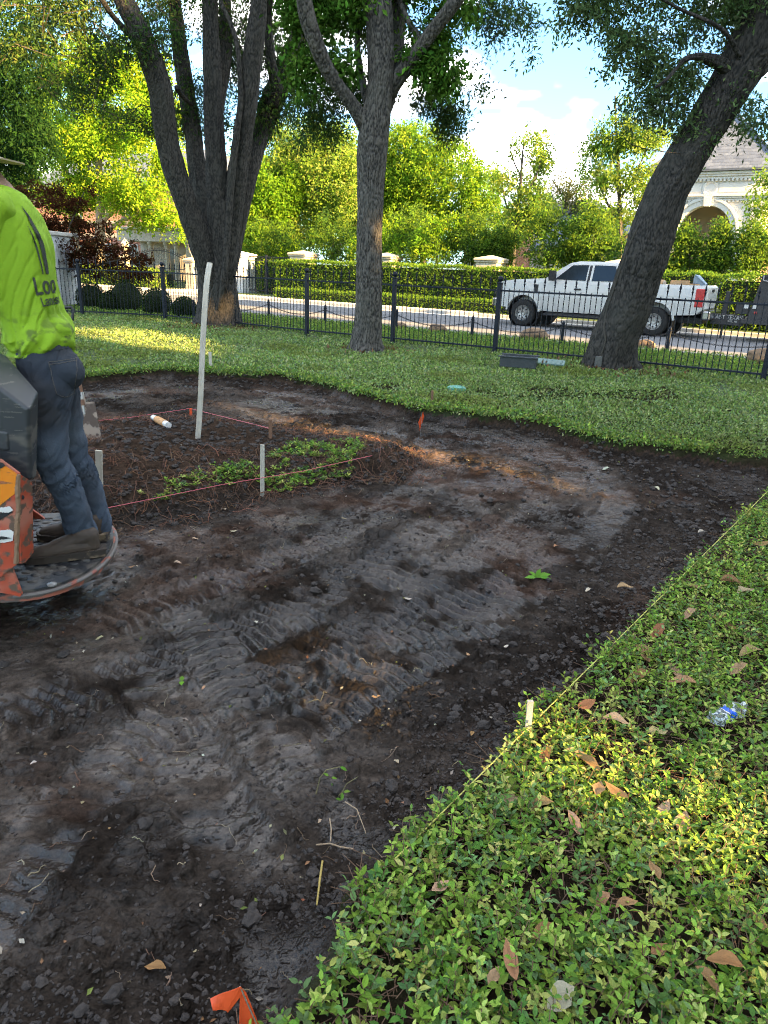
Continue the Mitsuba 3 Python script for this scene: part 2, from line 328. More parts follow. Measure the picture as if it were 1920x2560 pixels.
def soil(XY):
    """Height, wetness, looseness and bed mask of the yard at the points."""
    p3 = np.c_[XY, np.zeros(len(XY))]
    wob = fb(p3, 3.1, 3, 1) * .16 + fb(p3, 14, 2, 2) * .05
    sd = sdist(XY, BED) + wob * .75; si = sdist(XY, ISLE) + fb(p3, 3.7, 3, 5) * .22
    bed = sst(-.015, .10 + .05 * sst(6, 2, XY[:, 1]), sd); isle = sst(-.16, .12, si); dug = bed * (1 - isle)
    loose = np.clip(sst(.75, .05, sd) * sst(-.1, .05, sd) + sst(-.55, -.1, si) * .9 + sst(.05, .22, fb(p3, .8, 3, 9)) * .4, 0, 1)
    right = sst(-.25, .35, XY[:, 0] - (XY[:, 1] * .42 - .65)) * sst(.0, .3, sd); loose = np.maximum(loose, right * .75)
    mound = np.exp(-(((XY[:, 0] + 2.1) / .75) ** 2 + ((XY[:, 1] - 5.7) / .75) ** 2)) * .16 + np.exp(-(((XY[:, 0] + 1.75) / .5) ** 2 + ((XY[:, 1] - 6.75) / .32) ** 2)) * .11 + np.exp(-(((XY[:, 0] - .15) / .35) ** 2 + ((XY[:, 1] - 6.5) / .25) ** 2)) * .10
    z = -.115 * dug + isle * bed * (.10 * sst(.0, .5, si) * (fb(p3, 2.3, 3, 31) + .30) + mound * (.6 + .8 * mfbm(p3 * 5, 3, 32)))
    z = z + dug * (.060 * fb(p3, 1.1, 3, 7) + .028 * fb(p3, 5, 3, 8))
    press = np.zeros(len(XY)); lug = np.zeros(len(XY)); tr = np.zeros(len(XY))
    from scipy.spatial import cKDTree
    for i, (P, s, hw, pitch, amp) in enumerate(TRK):
        dd, k = cKDTree(P).query(XY, distance_upper_bound=.5)
        ok = np.isfinite(dd); k = np.where(ok, k, 0); t = unit(np.gradient(P, axis=0))[k]; w = XY - P[k]
        along = s[k] + (w * t).sum(1); side = w[:, 0] * t[:, 1] - w[:, 1] * t[:, 0]
        side = side + n3(p3, 5, 40 + i) * .05
        m = np.where(ok, sst(hw, hw * .78, np.abs(side)), 0) * sst(.26, .44, mfbm(p3 * 1.9, 2, 50 + i) + .04)
        ph = along / pitch + np.abs(side) / hw * .55 + n3(p3, 4, 60 + i) * .6 + n3(p3, 13, 80 + i) * .25
        prof = sst(.36, .60, np.abs((ph % 1) - .5) * 2) - .5
        edge = np.where(ok, np.exp(-((np.abs(side) - hw * 1.08) / .03) ** 2), 0)
        lug = lug * (1 - m) + m * prof * amp; press = np.maximum(press, m); tr += edge * .016 * mfbm(p3 * 6, 2, 70 + i) * (1 - press)
    z = z + dug * (1 - loose * .75) * (lug * 2.1 - .014 * press + tr * .5)
    loose = np.clip(loose * (1 - .6 * press), 0, 1)
    cr = mnoise(p3 * 21, 11) * .6 + mnoise(p3 * 45, 12) * .4
    z = z + dug * (loose * (.030 * (cr - .45) + .03 * fb(p3, 9, 2, 14)) + .006 * fb(p3 * [1, 1.6, 1], 26, 3, 13) * (1 - press * .4))
    # flat torn flakes where the mud was pressed and lifted
    fl = mfbm(p3 * [9, 13, 1], 2, 21); calm = sst(.44, .56, mfbm(p3 * .9 + 4, 3, 25)); rough_ = (1 - calm * .8) * (1 - press * .85)
    z = z + dug * (1 - loose) * rough_ * (.016 * sst(.53, .565, fl) - .012 * sst(.44, .41, mfbm(p3 * [14, 10, 1] + 3, 2, 22)))
    lp = mfbm(p3 * 16, 3, 23); z = z + dug * (.022 * sst(.57, .68, lp) * rough_ + .005 * (mnoise(p3 * 62, 24) - .5) * (.35 + .65 * rough_))
    z = z + (1 - dug) * isle * bed * (.035 * (cr - .5) + .04 * fb(p3, 9, 3, 33))
    wet = np.clip(dug * (1 - loose) * (.22 + .33 * calm + .55 * press), 0, 1)
    return z, wet, loose, dug, isle * bed, sd
def rows(y0, y1):
    ys = [y0]
    while ys[-1] < y1: ys.append(min(ys[-1] + float(np.clip(.0036 * ys[-1] + .0014, .0055, .034)), y1))
    return np.array(ys)
def patch(xs, ys, sink=None):
    """A piece of the yard's surface; along the sides named in sink it dips under its finer neighbour."""
    XX, YY = np.meshgrid(xs, ys); XY = np.c_[XX.ravel(), YY.ravel()]; z, wet, loose, dug, isl, _ = soil(XY); zz = z.reshape(XX.shape)
    for sl in sink or (): zz[sl] -= .012
    for m_, v in ((XX <= GX0 + 1e-6, 0), (XX >= GX1 - 1e-6, 0), (YY <= GY0 + 1e-6, 0), (YY >= GY1 - 1e-6, 0)): zz[m_] = v
    ny, nx = XX.shape; ii, jj = np.meshgrid(np.arange(ny - 1), np.arange(nx - 1), indexing='ij'); q = np.stack([ii * nx + jj, ii * nx + jj + 1, (ii + 1) * nx + jj + 1, (ii + 1) * nx + jj], -1).reshape(-1, 4)
    lz = np.where(dug + isl < .5, 2.0, np.where(isl > .5, 1.3, loose)); uv = np.c_[XY[:, 0] + .02 * wet, XY[:, 1] + .02 * lz]
    return TM(np.c_[XY, zz.ravel()], np.vstack([q[:, [0, 1, 2]], q[:, [0, 2, 3]]])), uv, xs, ys, zz
GX0, GX1, GY0, GY1 = -6.4, 4.6, .2, 11.6; NX0, NX1, NY1 = -2.75, 3.2, 4.4
pieces = [patch(np.linspace(NX0, NX1, 620), rows(GY0, NY1)),
          patch(np.linspace(GX0, GX1, 560), rows(NY1 - .03, GY1), [np.s_[0, :]]),
          patch(np.linspace(GX0, NX0 + .03, 90), np.linspace(GY0, NY1, 110), [np.s_[:, -1], np.s_[-1, :]]), patch(np.linspace(NX1 - .03, GX1, 40), np.linspace(GY0, NY1, 110), [np.s_[:, 0], np.s_[-1, :]])]
soilm = cat([p[0] for p in pieces]); soiluv = np.vstack([p[1] for p in pieces])
# the masks ride in the uv: u = x + .02 wetness, v = y + .02 looseness (2 = lawn soil)
def _masks(p, uv): return dr.clip((uv.x - p.x) / .02, 0, 1), dr.clip((uv.y - p.y) / .02, 0, 2)
def _mudcol(p, n, uv):
    w, l = _masks(p, uv); lw = smoothstep(1.6, 1.9, l); li = smoothstep(1.02, 1.28, l); l = dr.minimum(l, 1)
    a = smoothstep(.33, .67, fbm(p.x * 2.3, p.y * 2.3, 2, 3)); b = fbm(p.x * 16, p.y * 22, p.z * 16, 3); g = noise(p.x * 95, p.y * 95, p.z * 95); h = noise(p.x * 260, p.y * 260, p.z * 260)
    c = mix((.0190, .0150, .0122), (.058, .0465, .038), a * (1 - .75 * l))
    r = smoothstep(.50, .66, fbm(p.x * 1.2 + 5, p.y * 2.1, 7, 4)) * (1 - .5 * l) * .42
    c = mix(c, (.068, .039, .027), r) * (.35 + 1.3 * b) * (.62 + .76 * g) * (.7 + .6 * h)
    c = mix(c, mix((.026, .019, .014), (.085, .052, .034), b * b * 1.7) * (.6 + .8 * g), li * .5)
    return mix(c, mix((.022, .028, .011), (.026, .020, .013), a) * (.4 + 1.2 * b), lw)
def _mudbump(p, n, uv):
    w, l = _masks(p, uv); l = dr.minimum(l, 1); k = .22 + .85 * l + .40 * (1 - w)
    f = noise(p.x * 48, p.y * 48, p.z * 48) * .55 + .45 * dr.abs(noise(p.x * 105, p.y * 105, p.z * 105) - .5) * 2
    t = fbm(p.x * 22, p.y * 34, 3, 3)
    return k * f + .5 * smoothstep(.46, .60, t) * (1 - .6 * l) * (1 - .9 * w)
def _mudwet(p, n, uv):
    w, l = _masks(p, uv); return dr.clip(w * 1.25 * smoothstep(.34, .66, fbm(p.x * 7, p.y * 7, 5, 3) + .08 * w), 0, .66)
scene['m_mud'] = {'type': 'twosided', 'bsdf': {'type': 'bumpmap', 'arbitrary': proc(_mudbump, 2.5e-3), 'scale': .014, 'bsdf': {'type': 'blendbsdf', 'weight': proc(_mudwet),
                  'a': {'type': 'diffuse', 'reflectance': proc(_mudcol)}, 'b': {'type': 'principled', 'base_color': proc(_mudcol), 'specular': .65, 'roughness': .30}}}}
struct('ground_soil', soilm, 'm_mud', 'dark wet excavated soil with tyre tracks and torn clods', smooth=True, uv=soiluv)
from scipy.interpolate import RegularGridInterpolator
_zis = [RegularGridInterpolator((p[3], p[2]), p[4], bounds_error=False, fill_value=np.nan) for p in pieces]
def _zi(q):
    q = np.asarray(q, float); z = np.full(len(q), np.nan)
    for f in _zis: m_ = np.isnan(z); z[m_] = f(q[m_])
    return np.nan_to_num(z)
def ground_z(x, y): return float(_zi([[y, x]])[0])
def gz_arr(P): return _zi(np.c_[P[:, 1], P[:, 0]])
def on(x, y, lift=0.0):
    """The pixel's place on the modelled ground."""
    p = G(x, y)
    for _ in range(6): p = G(x, y, ground_z(p[0], p[1]))
    p[2] += lift; return p
x0, x1, y0, y1 = GX0, GX1, GY0, GY1; R = 320.0
def sheet(poly, z): # a level polygon, with holes if given
    v, f = trimesh.creation.triangulate_polygon(poly, engine='earcut'); m = TM(np.c_[v, np.full(len(v), z)], f)
    if m.face_normals[:, 2].mean() < 0: m.invert()
    return m
lawn_hole = Polygon([(-R, -R), (R, -R), (R, R), (-R, R)], [[(x0, y0), (x1, y0), (x1, y1), (x0, y1)]])
struct('ground', sheet(lawn_hole, 0.0), 'm_grass', 'green ground of the yard and the gardens beyond')
ST0, ST1 = 17.7, 25.0
def usheet(u0, u1, n0, n1, z): return sheet(Polygon([W(u0, n0)[:2], W(u1, n0)[:2], W(u1, n1)[:2], W(u0, n1)[:2]]), z)
struct('street', usheet(-90, 90, ST0, ST1, .006), 'm_street', 'pale grey street running past the fence')
struct('kerb', ubox(-90, 90, ST1, ST1 + .16, -.1, .13, .02), 'm_concrete', 'pale concrete kerb on the far side of the street')
struct('kerb', ubox(-90, 90, ST0 - .15, ST0, -.1, .06, .02), 'm_concrete', 'low concrete edge between verge and street')
struct('gutter', usheet(-90, 90, ST1 - .42, ST1, .011), 'm_concrete', 'pale concrete gutter strip along the far kerb')
struct('verge', ubox(-90, 90, ST1 + .16, 60, -.1, .10), 'm_grass', 'strip of short grass behind the far kerb')
struct('driveway', usheet(-31.5, -28.2, ST1 + .1, 40, .106), 'm_concrete', 'pale driveway leading to the gate across the street')
struct('path', usheet(-90, -12.5, 25.7, 26.9, .106), 'm_concrete', 'pale pavement along the far hedge')

# ---------------------------------------------------------------- ground cover
GREENS = [(.13, .23, .035), (.18, .29, .045), (.24, .34, .06), (.09, .18, .04), (.13, .22, .08), (.34, .39, .10)]
def shoots(rng, base, h, L, pairs=3, lean=.35, tris=2, big=False):
    """Upright jasmine shoots with opposite leaf pairs."""
    n = len(base); d = rng.normal(size=(n, 3)) * lean; d[:, 2] = 1; d = unit(d); az = rng.random(n) * 6.28
    Ps, As, Ns, Ls, idx = [], [], [], [], []
    for k in range(pairs):
        f = 1 - k * .30
        for s in (0, np.pi):
            a = az + s + k * 1.57 + rng.normal(size=n) * .3
            out = np.stack([np.cos(a), np.sin(a), .25 + .35 * rng.random(n) + .35 * (k == 0)], 1)
            Ps.append(base + d * (h * f)[:, None]); As.append(unit(out)); Ns.append(unit(np.stack([-np.cos(a) * .3, -np.sin(a) * .3, np.ones(n)], 1) + rng.normal(size=(n, 3)) * .3))
            Ls.append(L * (.55 + .65 * rng.random(n)) * (.75 if k == 0 else 1)); idx.append(np.arange(n))
    Ps, As, Ns, Ls, idx = map(np.concatenate, (Ps, As, Ns, Ls, idx))
    m, k = leaf_faces(Ps, As, Ns, Ls, Ls * .52, .12, tris)
    base_c = palette(rng, n, GREENS, .22)[idx] * (1 + .15 * rng.normal(size=(len(idx), 1)))
    return m, np.repeat(np.clip(base_c, .008, .5), k, 0), d
def scatter(rng, x0, x1, y0, y1, dens, fn):
    n = int((x1 - x0) * (y1 - y0) * dens); P = np.c_[x0 + (x1 - x0) * rng.random(n), y0 + (y1 - y0) * rng.random(n)]
    return P[fn(P)]
rng = rngs(11)
def coverage(P, sd_max=-.0):
    p3 = np.c_[P, P[:, 0] * 0]; return (sdist(P, BED) + fb(p3, 3.1, 3, 1) * .16 < sd_max)
def near_right(P): return coverage(P, .02) & (P[:, 0] > -.55) & (P[:, 0] > .70 * P[:, 1] - 1.65) & (P[:, 0] < .66 * P[:, 1] + 1.3) & (P[:, 1] < 7.0)
meshes, cols, stems = [], [], []
for (ya, yb, dens, tris) in ((.5, 2.2, 2000, 6), (2.2, 3.4, 1800, 6), (3.4, 4.8, 1600, 2), (4.8, 6.9, 1400, 2)):
    P = scatter(rng, -.6, 6, ya, yb, dens, near_right)
    hole = mfbm(np.c_[P, P[:, 0] * 0] * 2.6, 2, 91); P = P[(hole > .40) | (rng.random(len(P)) < .45)]
    h = .025 + .085 * rng.random(len(P)) * (.55 + mfbm(np.c_[P, P[:, 0] * 0] * 3.3, 2, 92))
    base = np.c_[P, gz_arr(P)]
    m, c, d = shoots(rng, base, h, .030, 3, .5, tris); meshes.append(m); cols.append(c)
    sel = rng.random(len(P)) < (.9 if yb < 3.5 else .25)
    A, B_ = base[sel], base[sel] + d[sel] * h[sel][:, None]; w = rng.normal(size=(sel.sum(), 3)) * .0016
    k = np.arange(sel.sum()) * 4; side = unit(np.cross(B_ - A, [0.3, .9, .1])) * .0011
    stems.append(TM(np.stack([A - side, A + side, B_ + side, B_ - side], 1).reshape(-1, 3), np.vstack([np.c_[k, k + 1, k + 2], np.c_[k, k + 2, k + 3]])))
stuff('jasmine_ground_cover', cat(meshes), 'm_waxy', 'dense glossy green jasmine ground cover filling the near right corner', 'ground cover', color=np.vstack(cols))
# tan stems and runners under it
P = scatter(rng, -.6, 5, .5, 6.5, 900, near_right); L = .04 + .10 * rng.random(len(P)); az = rng.random(len(P)) * 6.28
A = np.c_[P, gz_arr(P) + .006 + .02 * rng.random(len(P))]; B_ = A + np.c_[np.cos(az) * L, np.sin(az) * L, rng.normal(size=len(P)) * .012 + .008]; B_[:, 2] = np.maximum(B_[:, 2], gz_arr(B_) + .004)
def slivers(A, B_, w):
    """Thin three-sided straws from A to B."""
    t = unit(B_ - A); s = unit(np.cross(t, [.1, .2, 1.0])); u2 = np.cross(t, s); n = len(A); V = []
    for e in (A, B_):
        for k in range(3): V.append(e + (s * math.cos(k * 2.094) + u2 * math.sin(k * 2.094)) * (w if np.isscalar(w) else w[:, None]))
    V = np.stack(V, 1); F = np.array([[0, 1, 4], [0, 4, 3], [1, 2, 5], [1, 5, 4], [2, 0, 3], [2, 3, 5]])
    return TM(V.reshape(-1, 3), (F[None] + (np.arange(n) * 6)[:, None, None]).reshape(-1, 3))
run = cat([slivers(A, B_, .0014)] + stems)
stuff('stem_litter', run, mat('m_stem', (.13, .075, .045), .8), 'thin brown runner stems lying under the jasmine leaves', 'stems')
# the lawn beyond the bed
def lawn_zone(P):
    return coverage(P, .03) & (P @ N[:2] < 13.95) & (np.abs(P[:, 0] + .3) < .66 * P[:, 1] + 1.6) & ~((P[:, 1] < 7.0) & (P[:, 0] > .70 * P[:, 1] - 1.65) & (P[:, 0] < .66 * P[:, 1] + 1.3)) & (P[:, 1] > 5)
ms, cs = [], []
for ya, yb, dens in ((5, 8.5, 2600), (8.5, 11.5, 1900), (11.5, 14.5, 1300), (14.5, 24, 800)):
    P = scatter(rng, -14, 10, ya, yb, dens, lawn_zone); n = len(P)
    bare = mfbm(np.c_[P, P[:, 0] * 0] * 1.1, 3, 93); P = P[(bare > .38) | (rng.random(n) < .3)]; n = len(P)
    sc = 1.0 if yb < 9 else 1.25 if yb < 12 else 1.6
    base = np.c_[P, gz_arr(P) + .005 + .055 * rng.random(n) * (.5 + mfbm(np.c_[P, P[:, 0] * 0] * 2, 2, 94))]
    m, k = leaf_faces(base, rand_dirs(rng, n, .35), unit(rng.normal(size=(n, 3)) * .55 + [0, 0, 1]), .034 * sc * (.7 + .6 * rng.random(n)), .017 * sc, .15, 2)
    big = mfbm(np.c_[P, P[:, 0] * 0] * .7, 3, 95)
    c = palette(rng, n, [(.17, .26, .06), (.22, .31, .075), (.29, .37, .11), (.12, .20, .05), (.20, .29, .14), (.36, .41, .18)], .25) * (.7 + .5 * big)[:, None]
    y_ = sst(.55, .68, mfbm(np.c_[P, P[:, 0] * 0] * .9 + 3, 3, 96))[:, None]; c = c * (1 - y_ * .5) + np.array([.15, .17, .03]) * y_ * .5
    ms.append(m); cs.append(np.repeat(np.clip(c, .008, .5), k, 0))
P = scatter(rng, -6.5, 5, 5.2, 11.8, 2600, lambda P: (np.abs(sdist(P, BED) + fb(np.c_[P, P[:, 0] * 0], 3.1, 3, 1) * .12 + .05) < .13) & lawn_zone(P - [0, 0])); n = len(P)
m, k = leaf_faces(np.c_[P, gz_arr(P) * .4 + .02 + .085 * rng.random(n) ** 1.5], rand_dirs(rng, n, .1), unit(rng.normal(size=(n, 3)) * .7 + [0, 0, 1]), .042 * (.7 + .6 * rng.random(n)), .022, .15, 2); ms.append(m); cs.append(np.repeat(palette(rng, n, GREENS, .25), k, 0))
stuff('lawn_ground_cover', cat(ms), 'm_waxy', 'low green ground cover spread between the dug bed and the fence', 'ground cover', color=np.vstack(cs))
def verge_zone(P): 
    n_ = P @ N[:2]; return (n_ > 14.05) & (n_ < ST0 - .15) & (np.abs(P[:, 0]) < .62 * P[:, 1] + 1)
P = scatter(rng, -14, 12, 8, 28, 900, verge_zone); n = len(P)
m, k = leaf_faces(np.c_[P, .005 + .10 * rng.random(n)], rand_dirs(rng, n, .5), unit(rng.normal(size=(n, 3)) * .6 + [0, 0, 1]), .055 * (.7 + .6 * rng.random(n)), .026, .15, 2)
stuff('verge_ground_cover', m, 'm_waxy', 'green ground cover between the fence and the street', 'ground cover', color=np.repeat(palette(rng, n, GREENS, .25), k, 0))
# jasmine left standing on the island in the bed, and along its front edge
def on_isle(P):
    p3 = np.c_[P, P[:, 0] * 0]; si = sdist(P, ISLE) + fb(p3, 3.7, 3, 5) * .22
    front = np.array([G(x, y)[:2] for x, y in [(270, 1262), (480, 1225), (655, 1172), (800, 1146), (925, 1132)]]); d = np.min(np.linalg.norm(P[:, None] - resample(np.c_[front, front[:, 0] * 0], np.ones(5), .05)[0][None, :, :2], axis=2), axis=1)
    right = sst(-1.15, -.85, P[:, 0]) * sst(-.18, -.34, P[:, 0])
    return (si > -.14) & (d < .10 + .26 * right) & (P[:, 0] < -.2) & (mfbm(p3 * 4.6, 2, 97) > .515 - .09 * right)
P = scatter(rng, -3, .5, 4, 7.8, 2000, on_isle); P = P[rng.random(len(P)) < .55]
m, c, d = shoots(rng, np.c_[P, gz_arr(P)], .015 + .05 * rng.random(len(P)), .036, 3, .7, 2)
stuff('jasmine_remnant', m, 'm_waxy', 'strip of green jasmine left standing on the raised soil island', 'ground cover', color=c)

# clods, roots and bits on the soil
def rock_mesh(rng, n=1, rough=.28):
    m = trimesh.creation.icosphere(subdivisions=n); s = 1 + rough * rng.normal(size=len(m.vertices)); m.vertices *= s[:, None]; return m
PR = [rock_mesh(rng, 0, .3) for _ in range(8)]; PB = [rock_mesh(rng, 1, .16) for _ in range(8)]
def clods(P, r, protos, rng):
    V, F, o = [], [], 0; pick = rng.integers(0, len(protos), len(P))
    for k, pm in enumerate(protos):
        s = np.flatnonzero(pick == k); n = len(s)
        if not n: continue
        az = rng.random(n) * 6.28; c, q_ = np.cos(az), np.sin(az); st = np.stack([1 + .4 * rng.random(n), 1 - .2 * rng.random(n), .55 + .35 * rng.random(n)], 1) * r[s][:, None]
        v = pm.vertices[None] * st[:, None]; v = np.stack([v[..., 0] * c[:, None] - v[..., 1] * q_[:, None], v[..., 0] * q_[:, None] + v[..., 1] * c[:, None], v[..., 2]], -1) + P[s][:, None]
        V.append(v.reshape(-1, 3)); F.append((pm.faces[None] + (o + np.arange(n) * len(pm.vertices))[:, None, None]).reshape(-1, 3)); o += v.shape[0] * v.shape[1]
    return TM(np.vstack(V), np.vstack(F))
def in_bed(P): return (sdist(P, BED) > .03) & (np.abs(P[:, 0]) < .62 * P[:, 1] + .8)
near_ = scatter(rng, -2.2, 1.2, .7, 2.6, 5600, in_bed); mid_ = scatter(rng, -3.2, 3.2, 2.6, 5, 1300, in_bed); far_ = scatter(rng, -6, 4, 5, 11, 230, in_bed)
def thin(P):
    _, w_, l_, d_, i_, _ = soil(P); return P[rng.random(len(P)) < np.clip(l_ ** 2 * 1.0 + .10 + i_ * .3, 0, 1)]
near_, mid_, far_ = thin(near_), thin(mid_), thin(far_)
def rad(P, lo, k): return lo * np.exp(k * np.abs(rng.normal(size=len(P))))
cl = []
for P, lo, k in ((near_, .0030, .62), (mid_, .0052, .6), (far_, .010, .55)):
    r = np.minimum(rad(P, lo, k), .024); z = gz_arr(P) + r * .2
    big = r > .0125; 
    if (~big).any(): cl.append(clods(np.c_[P, z][~big], r[~big], PR, rng))
    if big.any(): cl.append(clods(np.c_[P, z][big], r[big], PB, rng))
cl = cat(cl); rc = rngs(5)
mat('m_clod', proc(lambda p, n, uv: mix((.018, .0155, .014), (.046, .036, .030), fbm(p.x * 9, p.y * 9, p.z * 9, 3)) * (.7 + .6 * noise(p.x * 120, p.y * 120, p.z * 120))), .9)
stuff('soil_clods', cl, 'm_clod', 'crumbs and clods of dark soil scattered over the dug bed', 'soil')
# chips: bleached leaf bits and small stones
P = np.vstack([scatter(rng, -2.2, 1.2, .7, 2.6, 45, in_bed), scatter(rng, -4, 4, 2.6, 7, 26, in_bed), scatter(rng, -6, 4, 7, 11, 7, in_bed)]); n = len(P)
m, k = leaf_faces(np.c_[P, gz_arr(P) + .006], rand_dirs(rng, n, .1), unit(rng.normal(size=(n, 3)) * .35 + [0, 0, 1]), .010 + .018 * rng.random(n) ** 2, .008 + .008 * rng.random(n), .2, 2)
c = palette(rng, n, [(.26, .21, .14), (.22, .13, .07), (.34, .31, .24), (.16, .18, .05), (.20, .10, .05)], .2)
stuff('leaf_chips', m, 'm_dead', 'small pale leaf scraps strewn over the dark soil', 'litter', color=np.repeat(c, k, 0))
def wiggly(rng, p, L, w, turn=.5, rise=.012):
    az = rng.random() * 6.28; pts = [np.array(p)]
    for i in range(6):
        az += rng.normal() * turn; q_ = pts[-1] + np.array([math.cos(az), math.sin(az), 0]) * L / 6; q_[2] = ground_z(q_[0], q_[1]) + w + rise * rng.random(); pts.append(q_)
    return tube(pts, np.linspace(w, w * .5, 7), 4, cap=False)
rts = []; rcol = []
P = np.vstack([scatter(rng, -2.2, 1.0, .8, 2.6, 26, in_bed), scatter(rng, -3.5, 3, 2.6, 6, 11, in_bed)])
for p in P:
    m = wiggly(rng, [p[0], p[1], ground_z(*p) + .004], .03 + .10 * rng.random() ** 2, .0011 + .0012 * rng.random() ** 2, .45)
    rts.append(m); rcol.append(np.repeat(palette(rng, 1, [(.19, .13, .08), (.11, .06, .035), (.24, .19, .12)], .15), len(m.vertices), 0))
isl_front = scatter(rng, -3.2, .6, 4.3, 7.8, 170, lambda P: (np.abs(sdist(P, ISLE) - .1) < .45))
for p in isl_front:
    m = wiggly(rng, [p[0], p[1], ground_z(*p) + .005], .10 + .2 * rng.random(), .0016 + .0015 * rng.random(), .6, .05)
    rts.append(m); rcol.append(np.repeat(palette(rng, 1, [(.17, .075, .04), (.11, .06, .035), (.08, .04, .025)], .2), len(m.vertices), 0))
stuff('root_litter', cat(rts), 'm_root', 'thin torn roots lying on the dark soil', 'roots', color=np.vstack(rcol))

# ---------------------------------------------------------------- trees
def sc_px(L): return [(x * 1.1573, y * 1.1573, w * 1.1573) for x, y, w in L]
def limb_px(L, n=None, Y=None, dY=None, full=True):
    """Pixel centre line and widths -> points and radii; every point has its own depth."""
    L = sc_px(L) if full else L; P, R = [], []
    for k, (x, y, w) in enumerate(L):
        (xa, ya, _), (xb, yb_, _) = L[max(k - 1, 0)], L[min(k + 1, len(L) - 1)]; w = w * max(abs(yb_ - ya) / math.hypot(xb - xa, yb_ - ya), .75)  # widths were read level
        p = D(x, y, Y + (0 if dY is None else np.interp(k, [0, len(L) - 1], dY))); P.append(p); R.append(w / 2 * depth(p) / FPX)
    return P, R
def barkdisp(amp, seed):
    def f(p, a, s):
        q = np.stack([np.cos(a) * 4.2, np.sin(a) * 4.2, s * 1.5], -1); w = meshkit.noise(q * .9, seed) * 1.6
        q2 = np.stack([np.cos(a) * 9 + w, np.sin(a) * 9, s * 2.6 + w], -1)
        return amp * ((np.abs(meshkit.noise(q2, seed + 1) - .5) - .14) * 1.8 + (meshkit.fbm(q * .6, 2, seed + 2) - .5) * 1.6)
    return f
def flare(P, R, h=.5, k=.55):
    """A root flare added to the lowest metre of a trunk."""
    P, R, s = resample(P, R, .06); return P, R * (1 + k * np.exp(-s / (h * .45)))
def rootdisp(amp, seed, lobes, h=.35):
    b = barkdisp(amp, seed); ph = rngs(seed).random(lobes) * .6 + np.arange(lobes) * 2 * np.pi / lobes
    def f(p, a, s): return b(p, a, s) + .16 * np.exp(-s / h) * (sum(np.exp(-((np.angle(np.exp(1j * (a - q)))) / .28) ** 2) for q in ph) - .35)
    return f
DARKLEAF = [(.030, .066, .016), (.046, .088, .02), (.068, .115, .026), (.038, .07, .03), (.11, .15, .035)]
BRIGHT = [(.20, .36, .025), (.26, .43, .03), (.33, .47, .035), (.13, .27, .025), (.36, .46, .04)]
OLIVE = [(.165, .28, .035), (.215, .34, .045), (.27, .37, .07), (.11, .20, .035), (.33, .40, .10)]
def spray_twigs(rng, O, L=.5, w=.006, frac=.25):
    sel = O[rng.random(len(O)) < frac]; d = rand_dirs(rng, len(sel), .1); return slivers(sel - d * L * .5, sel + d * L * .5, w)

# the many-stemmed oak on the left
oak = thing('oak_tree', 'dark many stemmed oak fanning out from one thick trunk beside the fence corner', 'tree')
P, R = limb_px([(473, 702, 88), (472, 650, 84), (468, 590, 80), (462, 540, 90), (464, 490, 84)], Y=19.35); P[0][2] = -.05
P2, R2 = flare(P, R, .5, .22)
obj('trunk', tube(P2, R2, 72, .07, disp=rootdisp(.040, 3, 6)), 'm_oakbark', oak, smooth=True)
for k, (L, dY) in enumerate([
        ([(450, 600, 50), (436, 535, 52), (410, 460, 50), (378, 370, 51), (358, 290, 48), (349, 210, 52), (330, 140, 54), (300, 65, 50), (262, -10, 44), (225, -90, 36)], (0, -2.2)),
        ([(458, 560, 44), (440, 440, 40), (424, 350, 38), (414, 270, 36), (402, 190, 35), (388, 100, 31), (376, 0, 27), (362, -110, 20)], (.2, 1.8)),
        ([(474, 560, 50), (474, 470, 48), (468, 380, 45), (463, 280, 42), (460, 190, 40), (456, 90, 36), (452, -10, 31), (450, -120, 24)], (-.2, -.6)),
        ([(466, 260, 26), (478, 180, 27), (488, 100, 27), (486, 0, 24), (492, -110, 18)], (.1, 1.0)),
        ([(492, 560, 52), (500, 470, 47), (512, 390, 43), (524, 300, 41), (535, 220, 42), (545, 130, 41), (556, 40, 36), (566, -80, 27)], (.1, -1.2)),
        ([(500, 560, 40), (524, 440, 36), (546, 350, 36), (566, 285, 42), (590, 215, 50), (615, 150, 49), (642, 90, 44), (675, 10, 40), (700, -70, 32)], (.3, 2.4)),
        ([(588, 225, 26), (598, 190, 24), (585, 130, 20), (580, 60, 16), (590, -40, 12)], (1.0, .2)),
        ([(488, 560, 14), (494, 470, 15), (502, 370, 14), (514, 270, 13), (520, 190, 12), (514, 110, 11), (498, 50, 10), (476, 0, 9), (470, -60, 6)], (-.5, -1.4)),
        ([(312, 100, 22), (280, 75, 17), (250, 42, 15), (228, 12, 13), (205, -30, 10)], (-1.4, -2.6)),
        ([(382, 190, 14), (396, 210, 12), (414, 226, 12)], (-.9, .6))]):
    if k in (0, 1, 2, 4, 5, 7): L = [(473, 668, L[0][2] * .45), (.5 * 473 + .5 * L[0][0], 620, L[0][2] * .8)] + L[1:]
    P, R = limb_px(L, Y=19.3, dY=dY); big = max(R) > .12
    obj('limb', tube(P, R, 40 if big else 14, .09 if big else .12, disp=barkdisp(.030 if big else .012, 20 + k)), 'm_oakbark', oak, smooth=True)
cpx = lambda L, n, deep=.8: [dblob(x, y, rx, ry, n, deep) for x, y, rx, ry in L]
